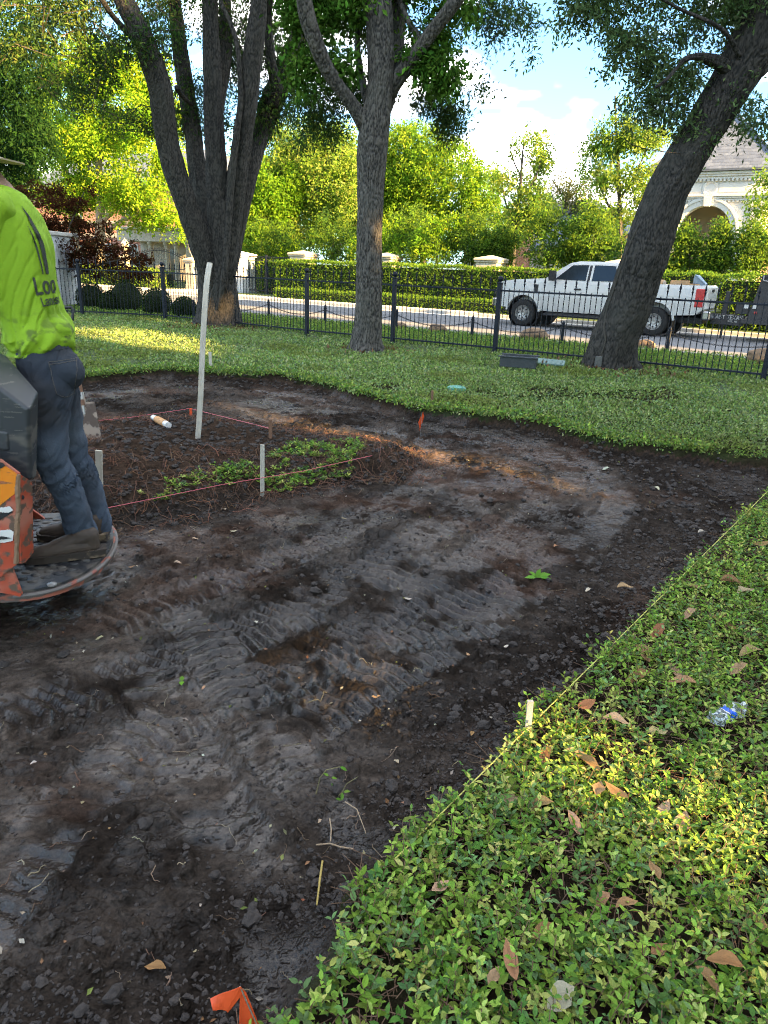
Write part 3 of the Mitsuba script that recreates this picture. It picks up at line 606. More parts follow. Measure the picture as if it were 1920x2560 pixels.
bl = cpx([(60, 60, 130, 90), (170, 120, 120, 100), (300, 60, 150, 110), (230, 230, 90, 70), (360, 170, 100, 80)], 17.8) + cpx([(520, 60, 160, 90), (640, 80, 120, 110), (560, 200, 90, 90), (680, 180, 80, 110), (460, 280, 80, 70), (620, 290, 80, 60), (330, 330, 60, 50), (720, 250, 50, 50)], 20.5) + \
     cpx([(100, -160, 300, 160), (500, -200, 330, 180), (800, -180, 200, 160)], 19.0)
m, c = foliage(31, bl, 6800, 9, .105, .036, DARKLEAF, .5, .30, .85, .47, zmin=3.2)
obj('crown', m, 'm_waxy', oak, color=c)
obj('twig', slivers(*(lambda O, d: (O - d * .4, O + d * .4))(crown_points(rngs(32), bl, 700, .85, .47, 31), rand_dirs(rngs(33), 700, -.2)), .009), 'm_twig', oak, kind='stuff')

# the single trunk in the middle
mid = thing('oak_tree', 'tall tree with one straight grey brown trunk forking high up in the middle', 'tree')
P, R = limb_px([(793, 762, 70), (794, 735, 62), (796, 690, 58), (797, 600, 56), (798, 500, 55), (801, 400, 57), (805, 320, 64), (810, 262, 66), (818, 215, 58), (823, 150, 56), (821, 80, 56), (818, 0, 55), (814, -110, 46)], Y=14.6, dY=(0, -.3)); P[0][2] = -.05
P, R = flare(P, R, .35, .32)
obj('trunk', tube(P, R, 72, .055, disp=rootdisp(.024, 41, 7, .22)), 'm_palebark', mid, smooth=True)
for k, (L, dY) in enumerate([
        ([(803, 300, 44), (782, 260, 38), (757, 220, 35), (728, 182, 34), (700, 135, 36), (680, 85, 37), (662, 25, 36), (650, -60, 28)], (0, -1.2)),
        ([(822, 240, 46), (842, 190, 38), (853, 130, 36), (858, 60, 35), (866, -10, 33), (880, -110, 24)], (.1, .9)),
        ([(838, 200, 44), (866, 160, 38), (895, 122, 35), (925, 80, 35), (956, 40, 36), (990, -5, 34), (1030, -70, 26)], (0, -1.0)),
        ([(804, 260, 20), (788, 200, 18), (776, 140, 15), (772, 70, 12), (780, -20, 9)], (.4, 1.2)),
        ([(900, 120, 10), (905, 95, 14), (880, 40, 13), (862, 0, 12)], (-.3, 0))]):
    P, R = limb_px(L, Y=14.55, dY=dY)
    obj('limb', tube(P, R, 36 if max(R) > .09 else 14, .07, disp=barkdisp(.018, 50 + k)), 'm_palebark', mid, smooth=True)
MID = [(.055, .13, .018), (.075, .17, .022), (.045, .10, .016), (.11, .21, .03)]
bl = cpx([(770, 60, 60, 80), (850, 120, 60, 70), (1100, 160, 55, 60), (1050, 110, 60, 50), (880, 40, 70, 60), (760, 180, 40, 50), (1150, 60, 70, 60)], 14.4) + cpx([(800, -140, 220, 110), (1050, -150, 200, 110)], 14.6)
m, c = foliage(43, bl, 2300, 8, .115, .06, MID, .35, .26, .6, .48)
m2, c2 = foliage(44, cpx([(1000, 60, 130, 80), (1170, 110, 90, 80), (1240, 60, 110, 60), (1090, 250, 50, 40), (830, 260, 80, 70), (780, 330, 60, 50), (930, 210, 60, 40), (1130, 300, 40, 40), (1190, 190, 50, 36), (1290, 140, 50, 40)], 16.0), 1900, 9, .09, .03, DARKLEAF, .5, .28, .55, .49)
obj('crown', cat([m, m2]), 'm_waxy', mid, color=np.vstack([c, c2]))

# the leaning oak on the right
lean = thing('oak_tree', 'thick dark oak trunk leaning to the right out of the picture', 'tree')
P, R = limb_px([(1526, 915, 126), (1531, 870, 120), (1548, 820, 118), (1570, 770, 117), (1598, 687, 114), (1612, 645, 116), (1660, 499, 112), (1742, 349, 112), (1833, 200, 126), (1885, 110, 138), (1935, 10, 146), (1985, -90, 146)], Y=13.35, dY=(0, -.9), full=False); P[0][2] = -.05
P, R = flare(P, R, .35, .20)
obj('trunk', tube(P, R, 84, .05, disp=rootdisp(.034, 61, 6, .3)), 'm_oakbark', lean, smooth=True)
for k, (L, dY) in enumerate([
        ([(1622, 100, 60), (1620, 40, 60), (1616, -10, 54), (1612, -100, 44)], (-.4, .3)),
        ([(1590, 170, 40), (1560, 140, 36), (1530, 126, 28), (1505, 122, 20), (1478, 130, 13), (1462, 146, 9), (1440, 172, 7), (1415, 190, 4)], (-.4, -1.4)),
        ([(1630, 150, 60), (1680, 110, 50), (1740, 60, 42), (1820, -20, 30)], (-.5, .8)),
        ([(1475, 332, 3), (1420, 326, 2.4), (1360, 310, 2), (1340, 290, 1.6), (1310, 300, 1.2)], (-.6, -.9)),
        ([(1600, 130, 14), (1555, 60, 11), (1470, 20, 9), (1400, -20, 7)], (-.6, -1.6))]):
    P, R = limb_px(L, Y=13.0, dY=dY)
    obj('limb', tube(P, R, 32 if max(R) > .1 else 10, .07, disp=barkdisp(.022 if max(R) > .1 else .004, 70 + k)), 'm_oakbark', lean, smooth=True)
bl = cpx([(1480, 60, 90, 55), (1560, 140, 80, 60), (1640, 60, 110, 80), (1660, 200, 85, 75), (1600, 260, 55, 45), (1720, 130, 80, 80), (1700, 290, 45, 35), (1430, 130, 36, 24), (1790, 60, 80, 70), (1850, 230, 60, 50), (1900, 300, 50, 40), (1760, 340, 26, 26), (1480, 20, 90, 40)], 12.6) + cpx([(1600, -130, 260, 110), (1950, -80, 200, 180)], 12.6)
m, c = foliage(63, bl, 2800, 9, .085, .032, [(.075, .12, .04), (.095, .15, .06), (.07, .105, .04), (.12, .17, .065)], .5, .24, .5, .47)
obj('crown', m, 'm_waxy', lean, color=c)

# trees across the street
def far_tree(label, n, trunk, limbs, blobs, seed, sprays, cols, leaf=(.16, .09), barkm='m_palebark', per=8, droop=.25, spread=.42, thr=.44, clump=1.3, twigs=0, cat_='tree', name='tree', group=None, w=None, zmin=None, matl='m_leaf'):
    t = thing(name, label, cat_, group)
    def pts(L): 
        P = [S(x, y, n + (q[0] if q else 0)) for x, y, w_, *q in L]; return P, [L[k][2] / 2 * depth(p) / FPX for k, p in enumerate(P)]
    if trunk:
        P, R = pts(trunk); P[0][2] = min(P[0][2], .05)
        obj('trunk', tube(P, R, 16, .3, disp=barkdisp(.02, seed)), barkm, t, smooth=True)
    for L in limbs:
        P, R = pts(L); obj('branch', tube(P, R, 8, .3), barkm, t, smooth=True)
    bl = [blob(*b[:4], n + (b[4] if len(b) > 4 else 0)) for b in blobs]
    m, c = foliage(seed, bl, sprays, per, leaf[0], leaf[1], cols, droop, spread, clump, thr, w=w, zmin=zmin)
    obj('crown', m, matl, t, color=c)
    return t
far_tree('bright yellow green tree with pale forking trunks across the street on the left', 30,
         [(255, 705, 26), (250, 600, 24), (252, 500, 20), (248, 420, 16), (255, 330, 12), (262, 250, 7)],
         [[(252, 560, 14), (295, 510, 10), (330, 470, 8), (352, 420, 6)], [(250, 470, 10), (215, 400, 8), (190, 320, 6), (175, 250, 4)], [(190, 705, 22), (188, 600, 20), (180, 480, 16), (150, 380, 10), (140, 280, 6)], [(270, 580, 14), (330, 540, 10), (390, 525, 8), (440, 530, 6)], [(250, 400, 9), (300, 330, 7), (340, 260, 5)]],
         [(200, 280, 110, 120), (300, 250, 100, 110), (150, 420, 100, 100), (300, 400, 110, 100), (390, 330, 80, 110), (400, 480, 90, 90), (220, 170, 110, 70), (340, 170, 80, 60), (230, 500, 90, 60), (450, 560, 60, 40), (330, 530, 70, 40)], 101, 9000, BRIGHT, (.17, .10), 'm_limbpale', spread=.5, thr=.45)
far_tree('dark green feathery tree at the left edge behind the worker', 21.5, [(-40, 720, 40), (-30, 500, 36), (-60, 200, 30)], [], [(20, 260, 90, 130), (60, 180, 80, 90), (0, 420, 80, 80), (90, 330, 50, 80), (-60, 300, 100, 250), (30, 60, 90, 80)], 102, 4600, [(.016, .045, .015), (.024, .065, .018), (.04, .095, .022)], (.20, .075), droop=.7, spread=.5, thr=.37, clump=.9)
far_tree('sunlit olive green tree between the oak stems and the middle trunk', 34, [(700, 640, 12), (690, 540, 11), (700, 450, 8), (720, 380, 5)], [[(690, 560, 8), (660, 480, 6), (640, 420, 4)], [(845, 640, 9), (852, 540, 8), (845, 470, 5)]],
         [(720, 440, 90, 100), (660, 400, 70, 90), (820, 430, 80, 110), (760, 360, 70, 60), (860, 380, 60, 60), (740, 550, 90, 60), (880, 500, 50, 80)], 103, 6000, OLIVE, (.16, .09), spread=.5)
far_tree('rounded yellow green tree hung with vine beside the white gate pillar', 32.5, [(655, 690, 14), (660, 560, 12)], [], [(660, 540, 75, 75), (700, 470, 60, 70), (640, 610, 60, 60), (690, 600, 60, 55), (620, 480, 40, 60)], 104, 3600, [(.17, .32, .025), (.22, .38, .03), (.12, .24, .025)], (.16, .09), spread=.4, thr=.36)
far_tree('dense domed bright green magnolia like tree right of the middle trunk', 40, [(1060, 690, 16), (1060, 520, 14)], [], [(1040, 430, 95, 110), (1120, 450, 95, 90), (1000, 380, 60, 60), (1190, 480, 60, 70), (1060, 560, 130, 70), (1210, 560, 60, 60), (980, 500, 60, 100)], 105, 5600, [(.15, .28, .025), (.20, .34, .03), (.25, .37, .035), (.10, .2, .025)], (.19, .10), spread=.4, thr=.33)
far_tree('slim airy young tree right of the domed tree', 33, [(1285, 690, 12), (1288, 580, 10), (1300, 480, 8), (1305, 400, 5), (1310, 350, 3)], [[(1290, 570, 6), (1260, 490, 4), (1255, 440, 3)], [(1298, 500, 6), (1340, 440, 4), (1355, 390, 3)], [(1304, 440, 4), (1280, 390, 3), (1275, 360, 2)]],
         [(1320, 380, 50, 50), (1290, 440, 60, 50), (1345, 440, 45, 50), (1310, 510, 70, 50), (1270, 560, 60, 50), (1350, 540, 50, 50)], 106, 1050, OLIVE, (.17, .075), spread=.38, thr=.47, clump=.8)
far_tree('tall narrow airy tree standing left of the white arched house', 33.5, [(1548, 690, 14), (1550, 600, 12), (1548, 500, 10), (1545, 400, 8), (1540, 320, 5), (1538, 240, 3)], [[(1550, 560, 7), (1510, 490, 5), (1490, 430, 3)], [(1548, 500, 7), (1590, 430, 5), (1620, 370, 3), (1650, 330, 2)], [(1545, 420, 5), (1510, 360, 4), (1500, 330, 2)], [(1544, 380, 5), (1580, 310, 3), (1600, 290, 2)], [(1552, 600, 7), (1600, 560, 5), (1625, 520, 3)]],
         [(1545, 270, 30, 45), (1540, 350, 60, 50), (1590, 370, 50, 50), (1500, 400, 45, 55), (1555, 440, 70, 55), (1610, 450, 40, 60), (1510, 500, 55, 50), (1580, 530, 60, 50), (1640, 340, 40, 22), (1540, 580, 60, 40)], 107, 1500, OLIVE, (.17, .07), spread=.36, thr=.48, clump=.7)
far_tree('small distant tree with bare crooked branches in the gap', 48, [(1400, 640, 9), (1405, 560, 8), (1415, 500, 6), (1430, 450, 4)], [[(1406, 560, 6), (1440, 520, 5), (1470, 505, 3)], [(1412, 510, 5), (1395, 470, 3), (1380, 450, 2)], [(1416, 500, 5), (1450, 470, 3), (1470, 450, 2)]], [(1420, 450, 50, 30), (1400, 510, 50, 40), (1460, 490, 40, 30), (1380, 560, 50, 40), (1440, 560, 60, 40)], 108, 700, [(.10, .13, .04), (.13, .15, .06)], (.16, .07), spread=.5, thr=.5)
far_tree('loose orange tinged tree in front of the pink brick wing at the right edge', 34, [(1960, 690, 12), (1930, 560, 8)], [], [(1915, 500, 36, 55), (1935, 430, 36, 40), (1905, 580, 36, 45)], 109, 260, OLIVE, (.17, .075), thr=.5, spread=.4)
far_tree('broad bright green tree filling the gap behind the vine hung tree', 46, [(880, 690, 16), (880, 520, 12)], [], [(860, 480, 110, 110), (760, 500, 90, 90), (960, 500, 90, 90), (900, 580, 140, 60), (640, 520, 90, 100), (560, 520, 80, 120)], 110, 3600, OLIVE, (.26, .14), spread=.6, thr=.36)
far_tree('broad bright tree behind the left house', 50, [(200, 690, 16), (200, 520, 12)], [], [(110, 530, 120, 70), (230, 540, 90, 50), (-70, 420, 150, 140), (-260, 430, 150, 150), (120, 420, 130, 130), (260, 400, 130, 120), (400, 430, 110, 120), (330, 300, 110, 90), (180, 300, 110, 90)], 111, 5200, BRIGHT, (.28, .15), spread=.6, thr=.38)
mixg = [(.085, .17, .03), (.13, .22, .03), (.18, .28, .03), (.06, .12, .03)]
SH = 'evergreen shrubs above the clipped hedge'
for k, (lab, bl, nn) in enumerate([('leafy shrub rising behind the clipped hedge left of the third pillar', [(1090, 610, 60, 55), (1120, 580, 40, 40), (1050, 620, 40, 40)], 29.6),
        ('leafy shrub close behind the second stone pillar', [(930, 620, 60, 45), (980, 600, 50, 50), (1010, 630, 40, 35)], 29.8),
        ('dark conical shrub between the third pillar and the truck cab', [(1370, 600, 65, 65), (1365, 540, 40, 40), (1390, 640, 60, 30)], 29.6),
        ('shrub growing above the truck cab', [(1480, 590, 60, 55), (1470, 550, 40, 35), (1510, 630, 50, 35)], 29.6),
        ('shrub just right of the leaning oak, left of the arch', [(1722, 630, 40, 45), (1712, 595, 26, 30), (1700, 660, 50, 30)], 29.4),
        ('narrow upright shrub in front of the arch', [(1797, 632, 34, 45), (1800, 590, 22, 32), (1785, 660, 36, 25)], 29.4),
        ('loose shrub right of the arch at the picture edge', [(1890, 630, 45, 45), (1878, 600, 28, 26), (1880, 660, 55, 30)], 29.4),
        ('leafy shrub left of the first stone pillar', [(650, 600, 45, 50), (690, 620, 45, 40), (720, 600, 40, 45)], 30.6),
        ('leafy shrub between the first pillar and the middle trunk', [(830, 590, 50, 55), (860, 620, 50, 40), (800, 620, 40, 40)], 30.2),
        ('tall leafy shrub right of the second stone pillar', [(1030, 570, 55, 55), (1000, 600, 50, 45), (1070, 590, 40, 45)], 30.8),
        ('leafy shrub left of the conical shrub', [(1180, 590, 50, 60), (1150, 620, 45, 40), (1215, 620, 35, 40)], 30.2),
        ('bright shrub right of the conical shrub', [(1440, 600, 40, 45), (1430, 640, 45, 30)], 30.6),
        ('small shrub left of the third pillar top', [(1260, 610, 40, 40), (1240, 640, 40, 25)], 30.5)]):
    far_tree(lab, nn, None, [[(bl[0][0], 690, 6), (bl[0][0] + 4, bl[0][1], 4)]], bl, 120 + k, 620, mixg if k > 1 else BRIGHT[:4] + mixg, (.13, .06), 'm_twig', 8, .0, .28, .40, .6, cat_='shrub', name='shrub', group=SH)
# dark red maple behind the left fence
mp = thing('maple_tree', 'low dark red leaved maple spreading in flat layers behind the left fence', 'tree')
for L in ([(148, 790, 12), (150, 745, 10), (158, 700, 9), (175, 660, 7), (200, 625, 5), (240, 590, 3)], [(152, 720, 7), (190, 690, 5), (240, 665, 4), (300, 650, 2.5)], [(160, 690, 6), (150, 640, 4), (130, 590, 3), (110, 540, 2)], [(180, 655, 5), (170, 590, 4), (190, 530, 3), (210, 480, 2)]):
    P = [S(x, y, 15.2) for x, y, w in L]; R = [w / 2 * depth(p) / FPX for (x, y, w), p in zip(L, P)]; P[0][2] = min(P[0][2], .05 if L[0][1] > 760 else 9)
    obj('trunk' if L[0][1] > 760 else 'branch', tube(P, R, 8, .15), 'm_twig', mp, smooth=True)
bl = [blob(x, y, rx, ry, 15.2 + q) for x, y, rx, ry, q in [(90, 480, 70, 16, 0), (190, 470, 50, 13, .4), (150, 510, 70, 14, -.3), (120, 560, 90, 22, 0), (200, 570, 80, 22, .5), (170, 620, 110, 24, -.3), (270, 610, 70, 22, .2), (230, 655, 100, 20, 0), (330, 650, 55, 18, .4), (340, 685, 40, 12, 0), (110, 620, 60, 20, .2), (280, 690, 60, 10, .3)]]
m, c = foliage(140, bl, 1700, 9, .085, .05, [(.040, .015, .009), (.055, .022, .011), (.045, .032, .012), (.075, .03, .013)], .05, .16, .45, .43)
obj('crown', m, 'm_leaf', mp, color=c)

# hedges
def hedge(label, u0, u1, n0, n1, z0, z1, seed, cols, dens=420, leaf=(.095, .05), wav=.0, top_bright=True, name='hedge', group=None):
    h = thing(name, label, 'hedge', group); rng = rngs(seed); d = .10
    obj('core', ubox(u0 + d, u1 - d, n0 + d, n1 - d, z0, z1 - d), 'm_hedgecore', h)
    ms = []
    def face(n, f):
        a, b = rng.random(n), rng.random(n); P, nn = f(a, b); q = mfbm(P * 1.2, 2, seed); P = P + nn * ((q - .5) * (.18 + wav))[:, None] + rng.normal(size=P.shape) * .03
        return P, np.broadcast_to(nn, P.shape)
    lu, ln, lz = u1 - u0, n1 - n0, z1 - z0
    fs = [(lu * lz, lambda a, b: (W(0, n0) + np.outer(u0 + a * lu, U) + np.outer(z0 + b * lz, [0, 0, 1]), -N)),
          (lu * ln, lambda a, b: (W(0, 0, z1) + np.outer(u0 + a * lu, U) + np.outer(n0 + b * ln, N), np.array([0, 0, 1.0]))),
          (ln * lz, lambda a, b: (W(u1, 0) + np.outer(n0 + a * ln, N) + np.outer(z0 + b * lz, [0, 0, 1]), U)),
          (ln * lz, lambda a, b: (W(u0, 0) + np.outer(n0 + a * ln, N) + np.outer(z0 + b * lz, [0, 0, 1]), -U))]
    P, Nn = map(np.vstack, zip(*[face(int(A * dens), f) for A, f in fs])); n = len(P)
    A = unit(Nn * .5 + rng.normal(size=(n, 3)) * .7 + [0, 0, .5]); m, k = leaf_faces(P - A * leaf[0] * .4, A, Nn + rng.normal(size=(n, 3)) * .7, leaf[0] * (.7 + .6 * rng.random(n)), leaf[1], .2)
    obj('foliage', m, 'm_leaf', h, color=np.repeat(palette(rng, n, cols, .22), k, 0))
HG = [(.11, .21, .03), (.16, .28, .035), (.22, .34, .04), (.075, .14, .028)]
hedge('tall clipped hedge running behind the low hedge across the street', -24.2, -6.2, 27.6, 28.7, .08, 1.74, 151, HG, 420)
hedge('low clipped hedge along the far pavement in front of the tall one', -23.2, -9.4, 26.3, 26.95, .09, .52, 152, HG, 520, (.07, .04))
for k, (u0, u1, z) in enumerate([(-6.1, -4.3, 1.80), (-4.1, -2.7, 1.72), (-2.6, -.9, 1.75), (-.8, 1.6, 1.78)]):
    hedge(['rounded hedge block directly right of the leaning oak', 'rounded hedge block between two others behind the truck bed', 'rounded hedge block just left of the dark trailer', 'rounded hedge block behind the dark trailer'][k], u0, u1, 26.4, 27.7, .09, z, 155 + k, HG, 360, wav=.25, group='hedge blocks behind the truck')
hedge('sunlit bushy planting left of the gate across the street', -44, -33.4, 27.5, 29.5, .08, .9, 160, [(.20, .32, .04), (.25, .35, .06), (.14, .25, .03)], 130, (.14, .08), wav=.5)
hedge('sunlit yellow green planting behind the gate', -32.0, -27.8, 31.0, 33.0, .08, 1.5, 161, [(.20, .32, .04), (.25, .35, .06), (.14, .25, .03)], 150, (.14, .08), wav=.5)
hedge('vine covered screen behind the far iron railing', -26.9, -24.4, 29.3, 29.9, .08, 1.7, 162, BRIGHT, 260, (.13, .07), wav=.2)
# box balls behind the left fence
for k, (x, y, r) in enumerate([(228, 752, 34), (315, 742, 42), (392, 762, 36), (462, 772, 28), (275, 770, 26)]):
    n_ = [15.0, 15.2, 15.0, 15.0, 14.7][k]; c = S(x, y, n_); R_ = r * depth(c) / FPX; c[2] = max(R_ * .8, .1)
    b = thing('box_bush', ['dark clipped ball bush nearest the left end of the iron fence', 'largest dark clipped ball bush behind the left fence', 'dark clipped ball bush left of the fence corner post', 'low rounded bush right of the fence corner post', 'small dark bush between two clipped balls'][k], 'bush', 'clipped bushes behind the left fence')
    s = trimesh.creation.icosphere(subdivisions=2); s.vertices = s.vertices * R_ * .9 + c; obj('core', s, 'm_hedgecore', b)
    rng = rngs(170 + k); n = 2200; d = rand_dirs(rng, n); P = c + d * R_ * (.92 + .12 * rng.random(n))[:, None]
    m, kk = leaf_faces(P, d + rng.normal(size=(n, 3)) * .6, d + rng.normal(size=(n, 3)) * .5, .05, .03, .2)
    obj('foliage', m, 'm_leaf', b, color=np.repeat(palette(rng, n, [(.028, .055, .018), (.04, .07, .02), (.022, .04, .014)], .2), kk, 0))

# brown leaf mulch round the trunks
rng = rngs(190); P = []
for x, y, r, n in ((-4.35, 18.9, 1.5, 420), (-.45, 14.6, .95, 200), (4.15, 13.4, 1.4, 420)):
    a, d = rng.random(n) * 6.28, r * (.25 + .75 * rng.random(n) ** .8); P.append(np.c_[x + np.cos(a) * d, y + np.sin(a) * d])
P = np.vstack(P); n = len(P); m, k = leaf_faces(np.c_[P, .03 + .05 * rng.random(n)], rand_dirs(rng, n, .1), unit(rng.normal(size=(n, 3)) * .4 + [0, 0, 1]), .09 * (.6 + .7 * rng.random(n)), .04, .2, 2)
stuff('leaf_mulch', m, 'm_dead', 'brown fallen leaves gathered round the feet of the three trunks', 'litter', color=np.repeat(palette(rng, n, [(.16, .08, .04), (.22, .13, .07), (.10, .06, .035), (.14, .16, .05)], .25), k, 0))

# ---------------------------------------------------------------- iron fence
def spear(p, r=.011):
    return lathe([(.0, -.005), (r * 1.1, 0), (r * 1.1, .03), (r * 2.1, .045), (r * 1.1, .06), (r * 1.0, .075), (r * 1.9, .10), (r * 1.5, .13), (.001, .20)], p, sides=8)
PA, PB, PC, PD, PE = (G(x, y) for x, y in ((413, 800), (767, 839), (981, 860), (1236, 885), (1906, 955)))
fence = thing('iron_fence', 'black iron picket fence with spear tops and ball capped posts along the yard', 'fence')
mid_ab, mid_de = (PA + PB) / 2, (PD + PE) / 2
PF = PE + (PE - mid_de); PL = [np.array([-8.85, 20.98, 0]), np.array([-11.2, 21.1, 0])]
posts = [PL[1], PL[0], PA, mid_ab, PB, PC, PD, mid_de, PE, PF]
fdir = lambda a, b: unit(b - a)
for i, p in enumerate(posts):
    x = unit(posts[min(i + 1, len(posts) - 1)] - posts[max(i - 1, 0)]); Rm = np.array([x, np.cross([0, 0, 1], x), [0, 0, 1.0]])
    k = obj('post', cat([box(p + [0, 0, .70], (.085, .085, 1.44), Rm, .006), box(p + [0, 0, 1.425], (.115, .115, .018), Rm, .004), box(p + [0, 0, .02], (.12, .12, .05), Rm, .004)]), 'm_iron', fence)
    obj('ball', lathe([(.001, 1.436), (.022, 1.437), (.022, 1.45), (.034, 1.455), (.051, 1.475), (.057, 1.502), (.051, 1.53), (.034, 1.55), (.001, 1.558)], p, sides=20), 'm_iron', k, smooth=40)
for a, b in zip(posts, posts[1:]):
    x = fdir(a, b); L = np.linalg.norm((b - a)[:2]); n = int(round((L - .085) / .104))
    for z in (1.275, .13): obj('rail', bar(a + x * .042 + [0, 0, z], b - x * .042 + [0, 0, z], .032, .034, .003), 'm_iron', fence)
    for j in range(1, n):
        p = a + x * (L * j / n); tall = j % 2 == 1
        m = lathe([(.0085, 0), (.0085, 1.255 if not tall else 1.33)], p + [0, 0, .05], sides=6)
        if tall: m = cat([m, spear(p + [0, 0, 1.37])])
        else: m = cat([m, lathe([(.0085, 0), (.006, .012), (.001, .014)], p + [0, 0, 1.305], sides=6)])
        obj('picket', m, 'm_iron', fence, smooth=35)

# bollards with chains along the verge
bols = [G(x, y) for x, y in [(486, 800), (672, 795), (813, 812), (990, 825), (1179, 846), (1403, 862), (1667, 878), (1990, 905)]]
tops = []
for k, p in enumerate(bols):
    p = p + 0; b = thing('bollard', ['short dark bollard beside the many stemmed oak', 'short dark bollard just right of the oak trunk', 'short dark bollard left of the middle trunk', 'short dark bollard right of the middle trunk', 'short dark bollard in the middle fence bay', 'short dark bollard below the truck door', 'short dark bollard below the rear truck wheel', 'short dark bollard at the right picture edge'][k], 'bollard', 'bollards joined by chains along the verge')
    obj('shaft', lathe([(.055, -.02), (.055, .02), (.042, .04), (.038, .44), (.05, .45), (.05, .475), (.03, .485)], p, sides=12), 'm_iron', b, smooth=35)
    obj('knob', lathe([(.03, .48), (.04, .50), (.036, .53), (.012, .56), (.001, .57)], p, sides=10), 'm_iron', b, smooth=40); tops.append(p + [0, 0, .42])
lk = trimesh.creation.torus(.016, .0042, major_sections=8, minor_sections=5)
for k, (a, b) in enumerate(zip(tops, tops[1:])):
    L = np.linalg.norm(b - a); n = int(L / .030); ms = []
    for j in range(n):
        t = (j + .5) / n; p = a + (b - a) * t - np.array([0, 0, .20 * 4 * t * (1 - t)]); d = unit((b - a) / L - np.array([0, 0, .20 * 4 * (1 - 2 * t) / L])); s = unit(np.cross(d, [0, 0, 1])); w = np.cross(s, d)
        m = lk.copy(); m.vertices[:, 0] *= 1.5; m.apply_transform(frame(p, d, s if j % 2 else w, w if j % 2 else -s)); ms.append(m)
    solo('chain', cat(ms), 'm_iron', f'dark sagging chain strung between the {["first and second", "second and third", "third and fourth", "fourth and fifth", "fifth and sixth", "sixth and seventh", "seventh and last"][k]} bollard from the left', 'chain', 'chains between the bollards')
# rocks on the verge
for k, (x, y, r, lab) in enumerate([(782, 806, .16, 'small reddish rock left of the middle trunk'), (1000, 824, .20, 'grey brown rock close right of the middle trunk'), (1094, 834, .24, 'brown rock in the middle fence bay'), (1335, 852, .34, 'large brown rock on the verge below the truck door'), (1612, 872, .22, 'half hidden brown rock right of the leaning oak'), (1905, 912, .34, 'dark brown rock at the right end of the fence')]):
    p = G(x, y); rng = rngs(200 + k); m = trimesh.creation.icosphere(subdivisions=3); v = m.vertices; v = v * (1 + .45 * (meshkit.fbm(v * 1.4 + k * 7, 3, k) - .5) + .16 * (meshkit.noise(v * 4 + k, 3) - .5))[:, None]
    m.vertices = v * np.array([1.0, .75, .62]) * r + p + [0, 0, r * .38]; solo('rock', m, 'm_rock', lab, 'rock', 'rocks along the verge', smooth=30)

# ---------------------------------------------------------------- across the street: pillars, gate, railing, houses
PIL = 'stone pillars across the street'
def pillar(u, n, w, h, lab, m='m_stone', lamp=False):
    t = thing('stone_pillar', lab, 'pillar', PIL)
    obj('shaft', cat([ubox(u - w / 2, u + w / 2, n - w / 2, n + w / 2, .05, h - .26, .02), ubox(u - w / 2 - .04, u + w / 2 + .04, n - w / 2 - .04, n + w / 2 + .04, .05, .35, .02)]), m, t)
    c = W(u, n); cp = [ubox(u - w / 2 - .08, u + w / 2 + .08, n - w / 2 - .05, n + w / 2 + .08, h - .26, h - .18, .02), ubox(u - w / 2 - .09, u + w / 2 + .09, n - w / 2 - .09, n + w / 2 + .09, h - .18, h - .09, .02)]
    q = w / 2 + .07; P = [W(u + a * q, n + b * q, h - .091) for a, b in ((-1, -1), (1, -1), (1, 1), (-1, 1))] + [W(u, n, h + .05)]
    cp.append(trimesh.convex.convex_hull(np.array(P))); obj('cap', cat(cp), m, t)
    if lamp:
        l = thing('lantern', 'white lantern standing on the gate pillar ' + lamp, 'lantern', 'lanterns on the gate pillars')
        obj('body', lathe([(.10, h + .1), (.06, h + .16), (.14, h + .22), (.20, h + .62), (.24, h + .64), (.10, h + .82), (.02, h + .95)], W(u, n), sides=6), 'm_whiteink', l)
        obj('pane', lathe([(.152, h + .26), (.196, h + .58)], W(u, n), sides=6), 'm_beige', l)
for (x, y), w, lab in [((758, 632), .95, 'pale stone pillar rising over the hedge left of the middle trunk'), ((968, 638), .95, 'pale stone pillar half hidden right of the middle trunk'), ((1229, 644), .95, 'pale stone pillar rising over the hedge left of the truck'), ((1560, 650), .95, 'pale stone pillar behind the truck cab roof')]:
    p = S(x, y, 29.0); pillar(p @ U, 29.0, w, 2.22, lab)
pillar(S(603, 640, 29)[:3] @ U, 29.0, 1.0, 2.1, 'bright white pillar directly right of the many stemmed oak', 'm_whitewall')
pl = S(319, 690, 29) @ U; pillar(pl, 29.0, .62, 1.75, 'left gate pillar under a white lantern, seen through the maple', 'm_stone', 'seen through the maple')
pr = S(484, 690, 29) @ U; pillar(pr, 29.0, .62, 1.75, 'right gate pillar under a white lantern, left of the oak', 'm_stone', 'left of the oak')
gate = thing('iron_gate', 'black double iron gate with an arched top across the street', 'gate')
u0, u1 = pl + .35, pr - .35; nb = 34; bars = []
for j in range(nb + 1):
    t = j / nb; h = 1.45 + .55 * math.sin(math.pi * t); bars.append(lathe([(.013, 0), (.013, h), (.03, h + .04), (.001, h + .16)], W(u0 + (u1 - u0) * t, 29, .12), sides=5))
obj('bars', cat(bars), 'm_iron', gate, kind='stuff')
top = [W(u0 + (u1 - u0) * t, 29, .12 + 1.40 + .55 * math.sin(math.pi * t)) for t in np.linspace(0, 1, 15)]
obj('rail', tube(top, .022, 6), 'm_iron', gate); obj('rail', bar(W(u0, 29, .5), W(u1, 29, .5), .04), 'm_iron', gate); obj('rail', bar(W(u0, 29, 1.1), W(u1, 29, 1.1), .04), 'm_iron', gate)
rl = thing('iron_railing', 'dark iron railing before the vine screen right of the white pillar', 'railing')
u0, u1 = S(607, 700, 29) @ U, S(728, 700, 29) @ U
